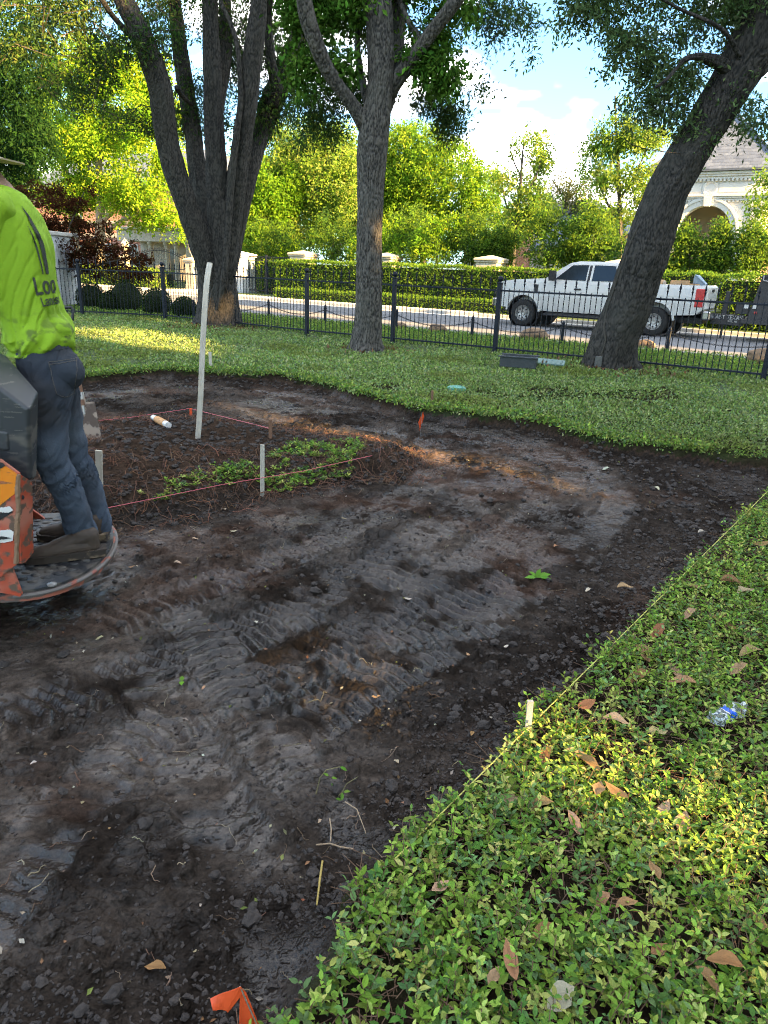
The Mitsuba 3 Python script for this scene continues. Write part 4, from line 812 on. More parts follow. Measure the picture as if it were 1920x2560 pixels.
obj('bars', cat([lathe([(.012, 0), (.012, 1.85)], W(u0 + (u1 - u0) * j / 36, 28.95, .08), sides=5) for j in range(37)]), 'm_iron', rl, kind='stuff')
for z in (1.9, 1.72, .25): obj('rail', bar(W(u0, 28.95, z), W(u1, 28.95, z), .04), 'm_iron', rl)
for f in (.52, 1.0): obj('post', ubox(u0 + (u1 - u0) * f - .05, u0 + (u1 - u0) * f + .05, 28.9, 29.0, .05, 2.0), 'm_iron', rl)
uy = S(722, 716, 29) @ U
yd = thing('yard_sign', 'small white and blue sign on a stake before the far railing', 'sign'); obj('board', ubox(uy - .16, uy + .16, 28.70, 28.72, .30, .62, .004), 'm_whiteink', yd); obj('panel', ubox(uy - .13, uy + .13, 28.690, 28.6985, .45, .58), mat('m_bluepanel', (.05, .16, .45), .6), yd); obj('stake', ubox(uy - .02, uy + .02, 28.721, 28.74, .05, .4), 'm_whiteink', yd)

# white house with the arched pavilion on the right
hs = thing('white_house', 'white classical house with an arched entry pavilion and slate hip roofs on the right', 'house')
ua = S(1769, 512, 42) @ U; n0 = 42.0; hw = 2.75; z0 = .05; eave = 6.75
def arch_wall(u, n, hw, z1, r, zs, thick):
    P = Polygon([(-hw, 0), (hw, 0), (hw, z1), (-hw, z1)]); a = np.linspace(0, np.pi, 25)
    hole = Polygon([(r, -.1)] + [(r * math.cos(t), zs + r * math.sin(t)) for t in a] + [(-r, -.1)]); return prism(P.difference(hole), thick, frame(W(u, n + thick, z0), U, [0, 0, 1.0], -N))
zs = 3.85; r = 1.28
obj('wall', cat([arch_wall(ua, n0, hw, eave, r, zs, .4), ubox(ua - hw, ua - hw + .4, n0 + .41, n0 + 6, z0, eave), ubox(ua + hw - .4, ua + hw, n0 + .41, n0 + 6, z0, eave)]), 'm_whitewall', hs)
obj('entry_wall', ubox(ua - hw + .41, ua + hw - .41, n0 + 2.6, n0 + 2.8, z0, eave), 'm_beige', hs)
an = np.linspace(0, np.pi, 25)
def ring(r0, r1, d): return prism(Polygon([(r1 * math.cos(t), r1 * math.sin(t)) for t in an] + [(r0 * math.cos(t), r0 * math.sin(t)) for t in an[::-1]]), d, frame(W(ua, n0 - .003, z0 + zs), U, [0, 0, 1.0], -N))
obj('arch_moulding', cat([ring(r + .02, r + .26, .10), ring(r + .27, r + .40, .15)]), 'm_whitewall', hs)
obj('keystone', prism([(-.14, 0), (.14, 0), (.22, .62), (-.22, .62)], .24, frame(W(ua, n0 - .003, z0 + zs + r - .04), U, [0, 0, 1.0], -N)), 'm_whitewall', hs)
def cornice(z, h, d): 
    a = hw + d; return cat([ubox(ua - hw - d * f, ua + hw + d * f, n0 - d * f, n0 + 6, z + h * a0, z + h * a1, .01) for f, a0, a1 in ((.45, 0, .32), (.75, .34, .62), (1.0, .64, 1.0))])
obj('cornice', cornice(5.42, .28, .24), 'm_whitewall', hs); obj('cornice', cornice(6.42, .32, .30), 'm_whitewall', hs)
obj('dentils', cat([ubox(ua - hw + .1 + k * .19, ua - hw + .2 + k * .19, n0 - .17, n0 - .02, 6.31, 6.42) for k in range(int(2 * hw / .19))] + [ubox(ua - hw + .1 + k * .19, ua - hw + .2 + k * .19, n0 - .13, n0 - .02, 5.34, 5.42) for k in range(int(2 * hw / .19))]), 'm_whitewall', hs, kind='stuff')
obj('frieze_panel', cat([ubox(ua - 2.3, ua - .42, n0 - .04, n0 - .002, 5.80, 6.22, .01), ubox(ua + .42, ua + 2.3, n0 - .04, n0 - .002, 5.80, 6.22, .01)]), 'm_whitewall', hs)
md = lathe([(.22, 0), (.30, .05), (.36, .05), (.38, 0)], W(ua, n0 - .003, 6.0), -N, 24); obj('medallion', md, 'm_whitewall', hs)
for s in (-1, 1):
    uc = ua + s * (hw - .38); obj('pilaster', cat([ubox(uc - .30, uc + .30, n0 - .12, n0 - .003, z0, 5.05, .02), ubox(uc - .36, uc + .36, n0 - .17, n0 - .004, 5.052, 5.34, .02)]), 'm_whitewall', hs)
def hip(u0, u1, n0_, n1, z, h, over=.45):
    u0, u1, n0_, n1 = u0 - over, u1 + over, n0_ - over, n1 + over; s = min(u1 - u0, n1 - n0_) / 2
    ra = (W(u0 + s, n0_ + s, z + h), W(u1 - s, n1 - s, z + h)); P = [W(u0, n0_, z), W(u1, n0_, z), W(u1, n1, z), W(u0, n1, z), *ra] + [W(a, b, z - .10) for a, b in ((u0, n0_), (u1, n0_), (u1, n1), (u0, n1))]
    return trimesh.convex.convex_hull(np.array(P))
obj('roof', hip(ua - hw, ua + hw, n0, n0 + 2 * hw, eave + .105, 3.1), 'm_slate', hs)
obj('ridge', cat([tube([W(ua + a * (hw + .45), n0 + hw + b * (hw + .45), eave + .14), W(ua + a * .1, n0 + hw + b * .1, eave + 3.2)], .05, 6) for a, b in ((-1, -1), (1, -1))]), 'm_slate', hs)
obj('wing_wall', cat([ubox(ua + hw + .02, ua + hw + 14, n0 + 1.5, n0 + 9, z0, 6.3)]), 'm_pinkbrick', hs)
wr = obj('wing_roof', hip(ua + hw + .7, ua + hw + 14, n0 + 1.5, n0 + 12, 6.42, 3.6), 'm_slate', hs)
for k in range(2):
    uw = ua + hw + 1.6 + k * 3.0; wd = obj('window', ubox(uw - .6, uw + .6, n0 + 1.44, n0 + 1.497, 1.2, 3.6), 'm_whiteink', hs); obj('pane', cat([ubox(uw - .52 + a * .53, uw - .03 + a * .53, n0 + 1.42, n0 + 1.437, 1.28 + b * .77, 1.99 + b * .77) for a in (0, 1) for b in (0, 1, 2)]), 'm_darkglass', wd)
obj('left_wing_wall', ubox(ua - hw - 12.5, ua - hw - .02, n0 + 3, n0 + 10, z0, 2.9), 'm_whitewall', hs)
obj('left_wing_roof', hip(ua - hw - 12.5, ua - hw - .9, n0 + 3, n0 + 12, 3.02, 3.2), mat('m_blueslate', proc(lambda p, n, uv: mix((.11, .14, .20), (.16, .19, .26), noise(p.x * 6, p.y * 6, p.z * 10)) * (.7 + .3 * smoothstep(.0, .3, p.z / .2 - dr.floor(p.z / .2)))), .6), hs)
uch = S(1290, 560, 44) @ U; obj('chimney', cat([ubox(uch - .75, uch + .75, 44, 45.2, z0, 5.0), ubox(uch - .85, uch + .85, 43.9, 45.3, 5.002, 5.3)]), 'm_brick', hs)
# brick house with the portico on the left
bh = thing('brick_house', 'red brick house with a white columned portico seen left of the oak', 'house')
nb_ = 39.0; uL, uP0, uP1 = S(150, 600, nb_) @ U, S(362, 600, nb_) @ U, S(425, 600, nb_) @ U; up2 = S(540, 600, nb_) @ U
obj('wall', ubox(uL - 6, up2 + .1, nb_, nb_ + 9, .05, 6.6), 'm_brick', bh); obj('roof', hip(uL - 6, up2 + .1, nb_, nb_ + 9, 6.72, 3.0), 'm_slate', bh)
obj('band', cat([ubox(uL - 6.05, uP0 - .25, nb_ - .10, nb_ - .003, 3.05, 3.38, .02), ubox(uL - 6.05, uP0 - .25, nb_ - .08, nb_ - .003, 4.1, 4.3, .02)]), 'm_stone', bh)
po = obj('portico', cat([ubox(uP0 - .2, up2, nb_ - 2.4, nb_ - .003, 2.75, 3.55, .03), ubox(uP0 - .35, up2 + .1, nb_ - 2.55, nb_ - .002, 3.552, 3.75, .03), ubox(uP0 - .2, up2, nb_ - .3, nb_ - .004, .05, 2.748)]), 'm_stone', bh)
for k, x in enumerate((376, 416, 440, 470, 500, 528)):
    uc = S(x, 600, nb_ - 2.1) @ U; obj('column', lathe([(.26, .05), (.26, .2), (.20, .24), (.17, 2.5), (.21, 2.55), (.25, 2.62), (.25, 2.749)], W(uc, nb_ - 2.1), sides=14), 'm_stone', po, smooth=35)
ud = S(430, 600, nb_) @ U; obj('door', ubox(ud - .45, ud + .45, nb_ - .34, nb_ - .302, .05, 2.3), 'm_darkglass', bh)
for x in (205, 270, 335):
    uw = S(x, 640, nb_) @ U
    for z in (.9, 4.5):
        wd = obj('window', cat([ubox(uw - .62, uw + .62, nb_ - .07, nb_ - .003, z, z + .08), ubox(uw - .62, uw + .62, nb_ - .07, nb_ - .003, z + 1.62, z + 1.7), *[ubox(uw - .62 + j * .39, uw - .55 + j * .39, nb_ - .065, nb_ - .002, z + .081, z + 1.619) for j in range(4)], ubox(uw - .549, uw + .549, nb_ - .055, nb_ - .02, z + .8, z + .86)]), 'm_whiteink', bh)
        obj('pane', ubox(uw - .55, uw + .55, nb_ - .018, nb_ - .001, z + .082, z + 1.618), 'm_darkglass', wd)
# grey painted brick wall by the left fence end
pw = S(60, 700, 17.5); gw = thing('brick_wall', 'grey painted brick house corner behind the worker', 'wall')
pa = np.array([-10.45, 22.6, 0]); obj('wall', box(pa + [-2.6, 1.2, 1.1], (5.0, 2.4, 2.2), None), 'm_greybrick', gw); obj('coping', box(pa + [-2.6, 1.2, 2.26], (5.2, 2.6, .12), None, .02), 'm_concrete', gw)

# ---------------------------------------------------------------- small things in the yard
from scipy.interpolate import PchipInterpolator as PI0
def stake(name, pb, pt, w, t, m, lab, cat_='stake', group=None, pts=None):
    if pts is None: a, b = np.asarray(pb, float), np.asarray(pt, float); pts = [a + (b - a) * f for f in np.linspace(0, 1, 3)]
    k = len(pts)
    V, F = [], []
    for i, p in enumerate(pts):
        d = unit(pts[min(i + 1, k - 1)] - pts[max(i - 1, 0)]); s = unit(np.cross(d, [0, 1.0, 0])); q_ = np.cross(s, d)
        V += [p + s * w / 2 + q_ * t / 2, p - s * w / 2 + q_ * t / 2, p - s * w / 2 - q_ * t / 2, p + s * w / 2 - q_ * t / 2]
    for i in range(k - 1):
        for j in range(4): o = i * 4; F += [[o + j, o + (j + 1) % 4, o + 4 + (j + 1) % 4], [o + j, o + 4 + (j + 1) % 4, o + 4 + j]]
    F += [[0, 2, 1], [0, 3, 2], [4 * k - 4, 4 * k - 3, 4 * k - 2], [4 * k - 4, 4 * k - 2, 4 * k - 1]]
    return solo(name, TM(V, F), m, lab, cat_, group)
b = on(495, 1097); stake('wooden_stake', None, None, .046, .02, 'm_wood', 'tall pale wooden stake curving to the right at its top', pts=PI0(np.linspace(0, 1, 8), np.array([b - [0, 0, .1], b] + [D(x, y, b[1] + dy) for x, y, dy in ((501, 1007, .0), (506, 880, .02), (511, 787, .05), (515, 730, .09), (519, 690, .14), (525, 658, .2))]))(np.linspace(0, 1, 14)))
b = on(248, 1290); stake('wooden_stake', b - [0, 0, .08], D(247, 1126, b[1]), .040, .018, 'm_wood', 'short white stake beside the worker\'s legs')
b = on(655, 1233); stake('wooden_stake', b - [0, 0, .06], D(656, 1112, b[1]), .032, .016, 'm_wood', 'short white stake at the front edge of the soil island')
b = on(527, 925); stake('wooden_stake', b - [0, 0, .06], D(525, 880, b[1]), .045, .02, 'm_wood', 'small white stake at the far edge of the bed')
b = on(1320, 1840); stake('wooden_stake', b - [0, 0, .06], D(1326, 1752, b[1]), .022, .012, 'm_wood', 'thin pointed wooden stake by the yellow string')
b = on(676, 1096); stake('brown_stake', b - [0, 0, .05], D(676, 1048, b[1]), .03, .02, 'm_brownwood', 'short brown stake at the far side of the soil island', group=None)
b = on(1080, 1012); stake('brown_stake', b - [0, 0, .05], D(1081, 976, b[1]), .03, .02, 'm_brownwood', 'short brown stake in the far lawn edge')
b = on(476, 1042); stake('brown_stake', b - [0, 0, .04], D(477, 1021, b[1]), .028, .02, 'm_flag', 'short red painted stake left of the tall stake')
# pin flags
def flag_sheet(P, nu=8, nv=6, wob=.006, seed=0, thick=.0008):
    """A thin sheet from the corner points P (quad), with a little flutter."""
    P = np.asarray(P, float); u, v = np.meshgrid(np.linspace(0, 1, nu), np.linspace(0, 1, nv)); u, v = u.ravel()[:, None], v.ravel()[:, None]
    X = P[0] * (1 - u) * (1 - v) + P[1] * u * (1 - v) + P[2] * u * v + P[3] * (1 - u) * v; nn = unit(np.cross(P[1] - P[0], P[3] - P[0]))
    X = X + nn * wob * np.sin(u * 5 + v * 2 + seed); f = []
    for j in range(nv - 1):
        for i in range(nu - 1): o = j * nu + i; f += [[o, o + 1, o + nu + 1], [o, o + nu + 1, o + nu]]
    f = np.array(f); n = nu * nv; e = [i for i in range(nu)] + [j * nu + nu - 1 for j in range(1, nv)] + [(nv - 1) * nu + i for i in range(nu - 2, -1, -1)] + [j * nu for j in range(nv - 2, 0, -1)]
    rim = [[e[k], e[(k + 1) % len(e)] , e[(k + 1) % len(e)] + n] for k in range(len(e))] + [[e[k], e[(k + 1) % len(e)] + n, e[k] + n] for k in range(len(e))]
    return TM(np.vstack([X, X - nn * thick]), np.vstack([f, f[:, ::-1] + n, np.array(rim)[:, ::-1]]))
b = on(1051, 1090); fl = thing('pin_flag', 'small orange pin flag standing in the middle of the dug bed', 'flag')
obj('wire', tube([b - [0, 0, .04], D(1055, 1030, b[1])], .0018, 5), 'm_rim', fl)
obj('pennant', flag_sheet([D(1058, 1029, b[1]), D(1060, 1040, b[1] + .03), D(1049, 1078, b[1] + .03), D(1046, 1056, b[1])], wob=.003), 'm_flag', fl)
fl = thing('pin_flag', 'large orange flag bent over at the bottom edge of the picture', 'flag')
yb = 1.12; obj('wire', tube([[-.245, 1.10, -.1], D(668, 2620, yb), D(600, 2466, yb)], .0016, 5), 'm_rim', fl)
obj('pennant', cat([flag_sheet([D(601, 2466, yb), D(612, 2478, yb + .015), D(672, 2620, yb + .01), D(598, 2620, yb)], 8, 8, .002, 0), flag_sheet([D(601, 2465, yb - .002), D(525, 2498, yb - .02), D(532, 2524, yb - .03), D(567, 2528, yb - .015)], 8, 8, .002, 1), flag_sheet([D(601, 2465, yb - .001), D(567, 2528, yb - .0155), D(569, 2532, yb - .012), D(612, 2480, yb + .002)], 6, 6, .001, 2)]), 'm_flag', fl)
# strings
def string(P, r, m, lab, sag=.0): return solo('string', tube(P, r, 6, cap=False), m, lab, 'string')
a, b = G(985, 2150, .045), G(2050, 1098, .06); string([a, a * .5 + b * .5 - [0, 0, .006], b], .0024, 'm_yellowline', 'taut yellow string along the near lawn edge')
a = on(250, 1275, .05); string([D(248, 1274, a[1]), on(560, 1222, .035), on(760, 1186, .03), on(930, 1150, .04)], .0024, 'm_redline', 'red string along the front of the soil island')
a = on(240, 1062, .04); string([a, on(330, 1050, .03), on(476, 1038, .08)], .003, 'm_redline', 'red string running from the shovel to the red stake')
string([on(476, 1038, .08), on(640, 1072, .04), on(676, 1092, .08)], .003, 'm_redline', 'red string between the red and the brown stake')
# pipe piece, valve cover, meter boxes
a, b = on(384, 1052, .035), on(422, 1072, .035); pp = thing('pipe_piece', 'short white pipe stub wrapped with tan tape lying on the soil', 'pipe')
obj('pipe', tube([a, b], .030, 12), 'm_whiteink', pp, smooth=40); obj('wrap', tube([a + (b - a) * .25, a + (b - a) * .8], .036, 12), mat('m_tan', (.42, .22, .09), .8), pp, smooth=40)
p = on(1140, 979); vc = thing('valve_cover', 'round green plastic valve cover lying in the lawn', 'cover'); obj('lid', lathe([(.001, .075), (.10, .075), (.12, .07), (.12, .055), (.14, .055), (.14, .02)], p, sides=24), mat('m_teal', (.10, .28, .20), .45), vc, smooth=30); obj('rib', cat([box(p + [0, 0, .077], (.18, .012, .008)), box(p + [0, 0, .077], (.012, .18, .008))]), 'm_teal', vc)
p = on(1292, 930); mb = thing('meter_box', 'upended dark green plastic box lying beside the leaning oak', 'box')
ax, ay = unit([.96, -.28, 0]), unit([.28, .96, 0]); Rm = np.array([ax, ay, [0, 0, 1.0]])
obj('shell', cat([box(p + [0, 0, .16] + ay * .0, (.62, .022, .17), Rm, .004), box(p + [0, 0, .16] + ay * .36, (.62, .022, .17), Rm, .004), box(p + [0, 0, .16] - ax * .30 + ay * .18, (.022, .336, .17), Rm, .004), box(p + [0, 0, .16] + ax * .30 + ay * .18, (.022, .336, .17), Rm, .004)]), 'm_darkplastic', mb)
obj('rim', cat([box(p + [0, 0, .255] - ay * .02, (.68, .05, .022), Rm, .004), box(p + [0, 0, .255] + ay * .38, (.68, .05, .022), Rm, .004)]), 'm_darkplastic', mb)
p = on(1365, 918); ml = thing('cover_plate', 'flat grey green lid lying right of the upended box', 'lid'); obj('plate', box(p + [0, 0, .10], (.66, .40, .03), Rm @ np.array([[1, 0, .0], [0, 1, .10], [0, -.10, 1]]), .006), 'm_greenplastic', ml); obj('rib', cat([box(p + [0, 0, .119] + ax * (k * .09 - .27), (.012, .34, .008), Rm @ np.array([[1, 0, .0], [0, 1, .10], [0, -.10, 1]])) for k in range(7)]), 'm_greenplastic', ml, kind='stuff')
# cable and outlet box on the leaning oak; cable on the left oak
tk = meshkit.WRITTEN[scene[lean + '__trunk']['filename']]; tkm = TM(tk[0], tk[1])
def on_trunk(L, mesh, off):
    P = np.array([drape([D(x, y, 6.0)], ray(x, y), mesh, off)[0] for x, y in L]); return P[~np.isnan(P[:, 0])]
cp_ = on_trunk([(1600, 560), (1572, 620), (1550, 680), (1530, 740), (1517, 780), (1511, 820), (1514, 850), (1504, 885)], tkm, .012); solo('cable', tube(cp_, .014, 6, .05), mat('m_cable', (.055, .048, .038), .8), 'grey cable running down the leaning oak trunk', 'cable')
p = on_trunk([(1497, 903)], tkm, .03)[0]; ob = thing('outlet_box', 'small grey outlet box at the foot of the leaning oak', 'outlet box'); obj('housing', box(p, (.12, .07, .19), None, .012), mat('m_greymetal', (.10, .097, .088), .5), ob); obj('conduit', tube([p - [0, 0, .09], [p[0], p[1], -.05]], .018, 8), 'm_greymetal', ob)
tk = meshkit.WRITTEN[scene[oak + '__trunk']['filename']]; okm = TM(tk[0], tk[1])
cp_ = on_trunk([(541, 600), (543, 640), (546, 670), (540, 700), (530, 730), (524, 760), (520, 785), (522, 803)], okm, .012); solo('cable', tube(cp_, .013, 6, .05), 'm_cable', 'thin brown cable looping down the many stemmed oak trunk', 'cable')
# crushed bottle
c = on(1818, 1812, .055); bt = thing('plastic_bottle', 'crushed clear plastic water bottle lying in the jasmine', 'bottle'); ax = unit(G(1875, 1790) - G(1770, 1835)); 
prof = np.array([(.001, -.095), (.026, -.094), (.033, -.085), (.034, -.06), (.031, -.05), (.034, -.04), (.034, -.02), (.030, .0), (.033, .015), (.034, .04), (.031, .055), (.024, .072), (.014, .085), (.013, .10)])
s_ = np.linspace(0, 1, 50); cum = np.linspace(0, 1, len(prof)); prf = np.c_[np.interp(s_, cum, prof[:, 0]), np.interp(s_, cum, prof[:, 1])]
def crush(m, k=.011): 
    d = m.vertices - c; rr = d - np.outer(d @ ax, ax); q = meshkit.noise(m.vertices * 55, 5) - .5 + .8 * (np.abs(meshkit.noise(m.vertices * 28, 6) - .5) - .25); m.vertices = m.vertices + unit(rr) * (q * k * 2 * (np.linalg.norm(rr, axis=1) > .012))[:, None]; m.vertices[:, 2] = c[2] + (m.vertices[:, 2] - c[2]) * .82; return m
scene['m_pet'] = {'type': 'thindielectric', 'int_ior': 1.6}
mat('m_petfilm', (.62, .72, .74), .12, specular=.8, spec_trans=.0)
scene['m_petmix'] = {'type': 'blendbsdf', 'weight': proc(lambda p, n, uv: .12 + .6 * smoothstep(.52, .62, fbm(p.x * 60, p.y * 60, p.z * 60, 3))), 'a': {'type': 'thindielectric', 'int_ior': 1.6}, 'b': {'type': 'twosided', 'bsdf': {'type': 'principled', 'base_color': rgb(.70, .78, .80), 'roughness': .15, 'specular': .8}}}
obj('body', crush(lathe(prf, c, ax, 40)), 'm_petmix', bt, smooth=25)
lb = crush(lathe(np.c_[np.full(9, .0352), np.linspace(-.038, -.008, 9)], c, ax, 40)); obj('label_band', lb, mat('m_bluelabel', (.02, .10, .55), .35), bt, smooth=True)
obj('label_edge', cat([crush(lathe(np.c_[np.full(3, .0355), np.linspace(a_, a_ + .005, 3)], c, ax, 40)) for a_ in (-.043, -.008)]), 'm_whiteink', bt, smooth=True)
# shovel behind the worker
pb = on(222, 1096); sv = thing('shovel', 'muddy spade stuck in the soil behind the worker', 'shovel'); top = D(166, 770, pb[1] + .25); ax = unit(top - pb); sx = unit(np.cross(ax, [0, 1, 0])); nn = np.cross(sx, ax)
bl_ = [(-.10, -.03), (.10, -.03), (.115, .02), (.11, .36), (.03, .37), (.025, .42), (-.025, .42), (-.03, .37), (-.11, .36), (-.115, .02)]
obj('blade', prism(bl_, .005, frame(pb - ax * .04, sx, ax, nn)), mat('m_mudsteel', proc(lambda p, n, uv: mix((.07, .045, .03), (.26, .20, .15), smoothstep(.45, .6, fbm(p.x * 14, p.y * 14, p.z * 14, 3)))), .6), sv)
L = np.linalg.norm(top - pb); obj('shaft', tube([pb + ax * .30 + nn * .004, pb + ax * (L - .13)], [.020, .017], 10), 'm_brownwood', sv, smooth=40); obj('socket', tube([pb + ax * .22 + nn * .004, pb + ax * .42 + nn * .004], [.012, .024], 10), 'm_rim', sv, smooth=40)
hp = [pb + ax * (L - .14), pb + ax * (L - .11) + sx * .035, pb + ax * (L - .03) + sx * .058, pb + ax * L + sx * .05, pb + ax * (L + .004), pb + ax * L - sx * .05, pb + ax * (L - .03) - sx * .058, pb + ax * (L - .11) - sx * .035, pb + ax * (L - .14)]
obj('grip', tube(hp, .013, 8), 'm_black', sv, smooth=40)
# green sprigs and fallen leaves
SPR = [(.10, .24, .03), (.14, .28, .04)]
def sprig(lab, P, leaves, col=SPR, name='sprig', lw=.5):
    t = thing(name, lab, 'sprig'); rng = rngs(len(scene)); 
    if P is not None: obj('stem', tube(P, np.linspace(.0022, .0012, len(P)), 5, cap=False), mat('m_sprigstem', (.16, .14, .06), .8) if 'm_sprigstem' not in scene else 'm_sprigstem', t)
    for p, d, L in leaves:
        m, k = leaf_faces(np.array([p]), np.array([d], float), np.array([[0.05, -.35, 1.0]]), L, L * lw, .1, 6); obj('leaf', m, 'm_waxy', t, color=np.repeat(palette(rng, 1, col, .1), k, 0), smooth=True)
pc = on(1340, 1448); sprig('bright green lobed leaf sprig lying on the tyre tracks', None, [(pc + [.0, 0, .012], (1, .25, .25), .10), (pc + [0, 0, .012], (.35, .5, .5), .07), (pc + [0, 0, .012], (-.9, -.2, .1), .075), (pc + [.02, 0, .014], (.8, -.4, .15), .07), (pc + [0, .01, .012], (-.5, .6, .3), .06)], lw=.45)
pc = on(455, 1708); sprig('two small round green leaves on the mud left of centre', None, [(pc + [0, 0, .01], (.2, -1, .1), .032), (pc + [0, 0, .01], (-.2, .9, .5), .03)], lw=.8)
pc = on(790, 1990); q1 = [on(790, 1985, .0), D(800, 1945, pc[1]), D(815, 1925, pc[1]), D(850, 1917, pc[1])]; sprig('leafy runner arching up from loose soil near the lawn edge', q1, [(q1[3], (.9, 0, -.5), .03), (D(822, 1940, pc[1]), (-.8, .1, .4), .022), (D(828, 1944, pc[1]), (.9, .1, -.2), .022), (D(828, 1958, pc[1]), (.2, .1, -.6), .016)])
q2 = [on(846, 1990, .0), D(856, 1980, pc[1]), D(866, 1960, pc[1]), D(895, 1942, pc[1])]; sprig('second green runner with four bright leaves on loose soil', q2, [(D(856, 1981, pc[1]), (.0, -.3, -.7), .028), (D(858, 1980, pc[1]), (.9, 0, .2), .026), (D(854, 2000, pc[1]), (-.9, 0, .3), .022), (D(856, 2001, pc[1]), (.1, 0, -.9), .022)])
tw = [on(862, 2010, .01), on(892, 2035, .02), on(915, 2090, .01)]; solo('twig', tube(tw, [.0022, .002, .0012], 5), mat('m_paletwig', (.30, .22, .14), .8), 'curved brown twig below the green runners', 'twig')
solo('twig', tube([on(790, 2117, .008), on(825, 2116, .012), on(850, 2122, .008), on(882, 2126, .006)], .0028, 5), 'm_paletwig', 'pale brown twig lying flat on the loose soil', 'twig')
solo('twig', tube([on(806, 2165, .02), on(800, 2215, .03), on(792, 2265, .004)], [.003, .0034, .0026], 6), mat('m_goldtwig', (.34, .25, .07), .85), 'mustard coloured fuzzy catkin on the dark soil', 'catkin')
solo('twig', tube([on(824, 2052, .01), on(828, 2085, .02), on(826, 2110, .01)], .0022, 5), 'm_paletwig', 'upright hooked pale root on the loose soil', 'root')
TAN = [(.36, .22, .11), (.42, .29, .17), (.30, .17, .08)]
ANCH = {'jas': {'the water bottle': (1818, 1812), 'the joined leaf pair': (1505, 2020), 'the string stake': (1322, 1800), 'the right end of the yellow string': (1880, 1330), 'the russet leaf': (1462, 1795), 'the curled leaf at the bottom right': (1800, 2466), 'the standing curled leaf': (1270, 2450)},
        'mud': {'the standing platform': (200, 1450), 'the lobed green sprig': (1340, 1448), 'the pair of round green leaves': (455, 1703), 'the mustard catkin': (800, 2215), 'the short white stake': (655, 1230), 'the string stake': (1322, 1800)}}
said = {}
def where_leaf(kind, x, y):
    a = min(ANCH[kind], key=lambda q: math.hypot(ANCH[kind][q][0] - x, ANCH[kind][q][1] - y)); ax_, ay_ = ANCH[kind][a]; dx, dy = x - ax_, y - ay_
    d = ('right of' if dx > 0 else 'left of') if abs(dx) > 1.6 * abs(dy) else ('below' if dy > 0 else 'above') if abs(dy) > 1.6 * abs(dx) else ('below' if dy > 0 else 'above') + (' right of' if dx > 0 else ' left of')
    k = said.setdefault((kind, a, d), []); k.append(math.hypot(dx, dy)); return a, d, len(k)
def deadleaf(lab, x, y, L, ang, group=None, lw=.45, lift=.01, tilt=.35, col=TAN, seed=0, jas=True):
    rng = rngs(300 + seed); p = on(x, y, lift); d = np.array([math.cos(ang), math.sin(ang), 0]); s = np.array([-d[1], d[0], 0]); k, jn = 9, 5; V = []
    for i in range(k):
        t = i / (k - 1); w = lw * L * .5 * (math.sin(math.pi * min(t * 1.05 + .02, 1)) ** .75); curl = .18 * L * math.sin(t * 2.6 + seed) 
        for j in range(jn):
            f = (j / (jn - 1) - .5) * 2; V.append(p + d * (t - .5) * L + s * f * w * (1 + .08 * rng.normal()) + np.array([0, 0, 1]) * (curl * .5 + abs(f) * w * .45 * math.sin(seed + t * 3) + tilt * (t - .5) * L * .5 + abs(f) ** 2 * w * .35))
    F = []
    for i in range(k - 1):
        for j in range(jn - 1): o = i * jn + j; F += [[o, o + 1, o + jn + 1], [o, o + jn + 1, o + jn]]
    c = palette(rng, 1, col, .12)[0]; vc = np.array([c * (.75 if v % jn == jn // 2 else 1.0) for v in range(len(V))])
    solo('fallen_leaf', TM(V, F), 'm_dead', lab, 'leaf', group, color=vc, smooth=True)
deadleaf('single tan oval leaf on the dark mud at the lower left', 388, 2428, .060, .15 + 2.9, seed=1, tilt=.1, lift=.012)
deadleaf('left one of a pair of joined tan leaves in the jasmine', 1488, 2022, .085, 1.1, lw=.5, lift=.085, seed=2, tilt=.2)
deadleaf('right one of a pair of joined tan leaves in the jasmine', 1530, 2028, .090, 2.2, lw=.45, lift=.09, seed=3, tilt=.2)
deadleaf('large curled tan leaf standing up near the bottom edge of the jasmine', 1270, 2450, .085, 1.75, lw=.42, lift=.075, seed=4, tilt=.6)
deadleaf('big pale grey brown leaf cut by the bottom picture edge', 1396, 2540, .075, .5, lw=.75, lift=.06, seed=5, tilt=.4, col=[(.40, .34, .25)])
deadleaf('curled leaf with a pale edge at the bottom right', 1800, 2466, .085, -.35, lw=.5, lift=.075, seed=6, tilt=.1)
deadleaf('narrow brown leaf below the curled leaf at the bottom right', 1757, 2500, .075, -1.1, lw=.4, lift=.065, seed=7, tilt=.1)
deadleaf('upright tan leaf in the lower middle of the jasmine', 1625, 2225, .06, 1.75, lw=.5, lift=.075, seed=8, tilt=.7)
deadleaf('tan leaf near the left edge of the jasmine', 1098, 2258, .060, .6, lw=.55, lift=.065, seed=9, tilt=.4)
deadleaf('russet leaf under the string stake in the jasmine', 1462, 1795, .08, .4, lw=.7, lift=.07, seed=10, tilt=.3, col=[(.40, .17, .07)])
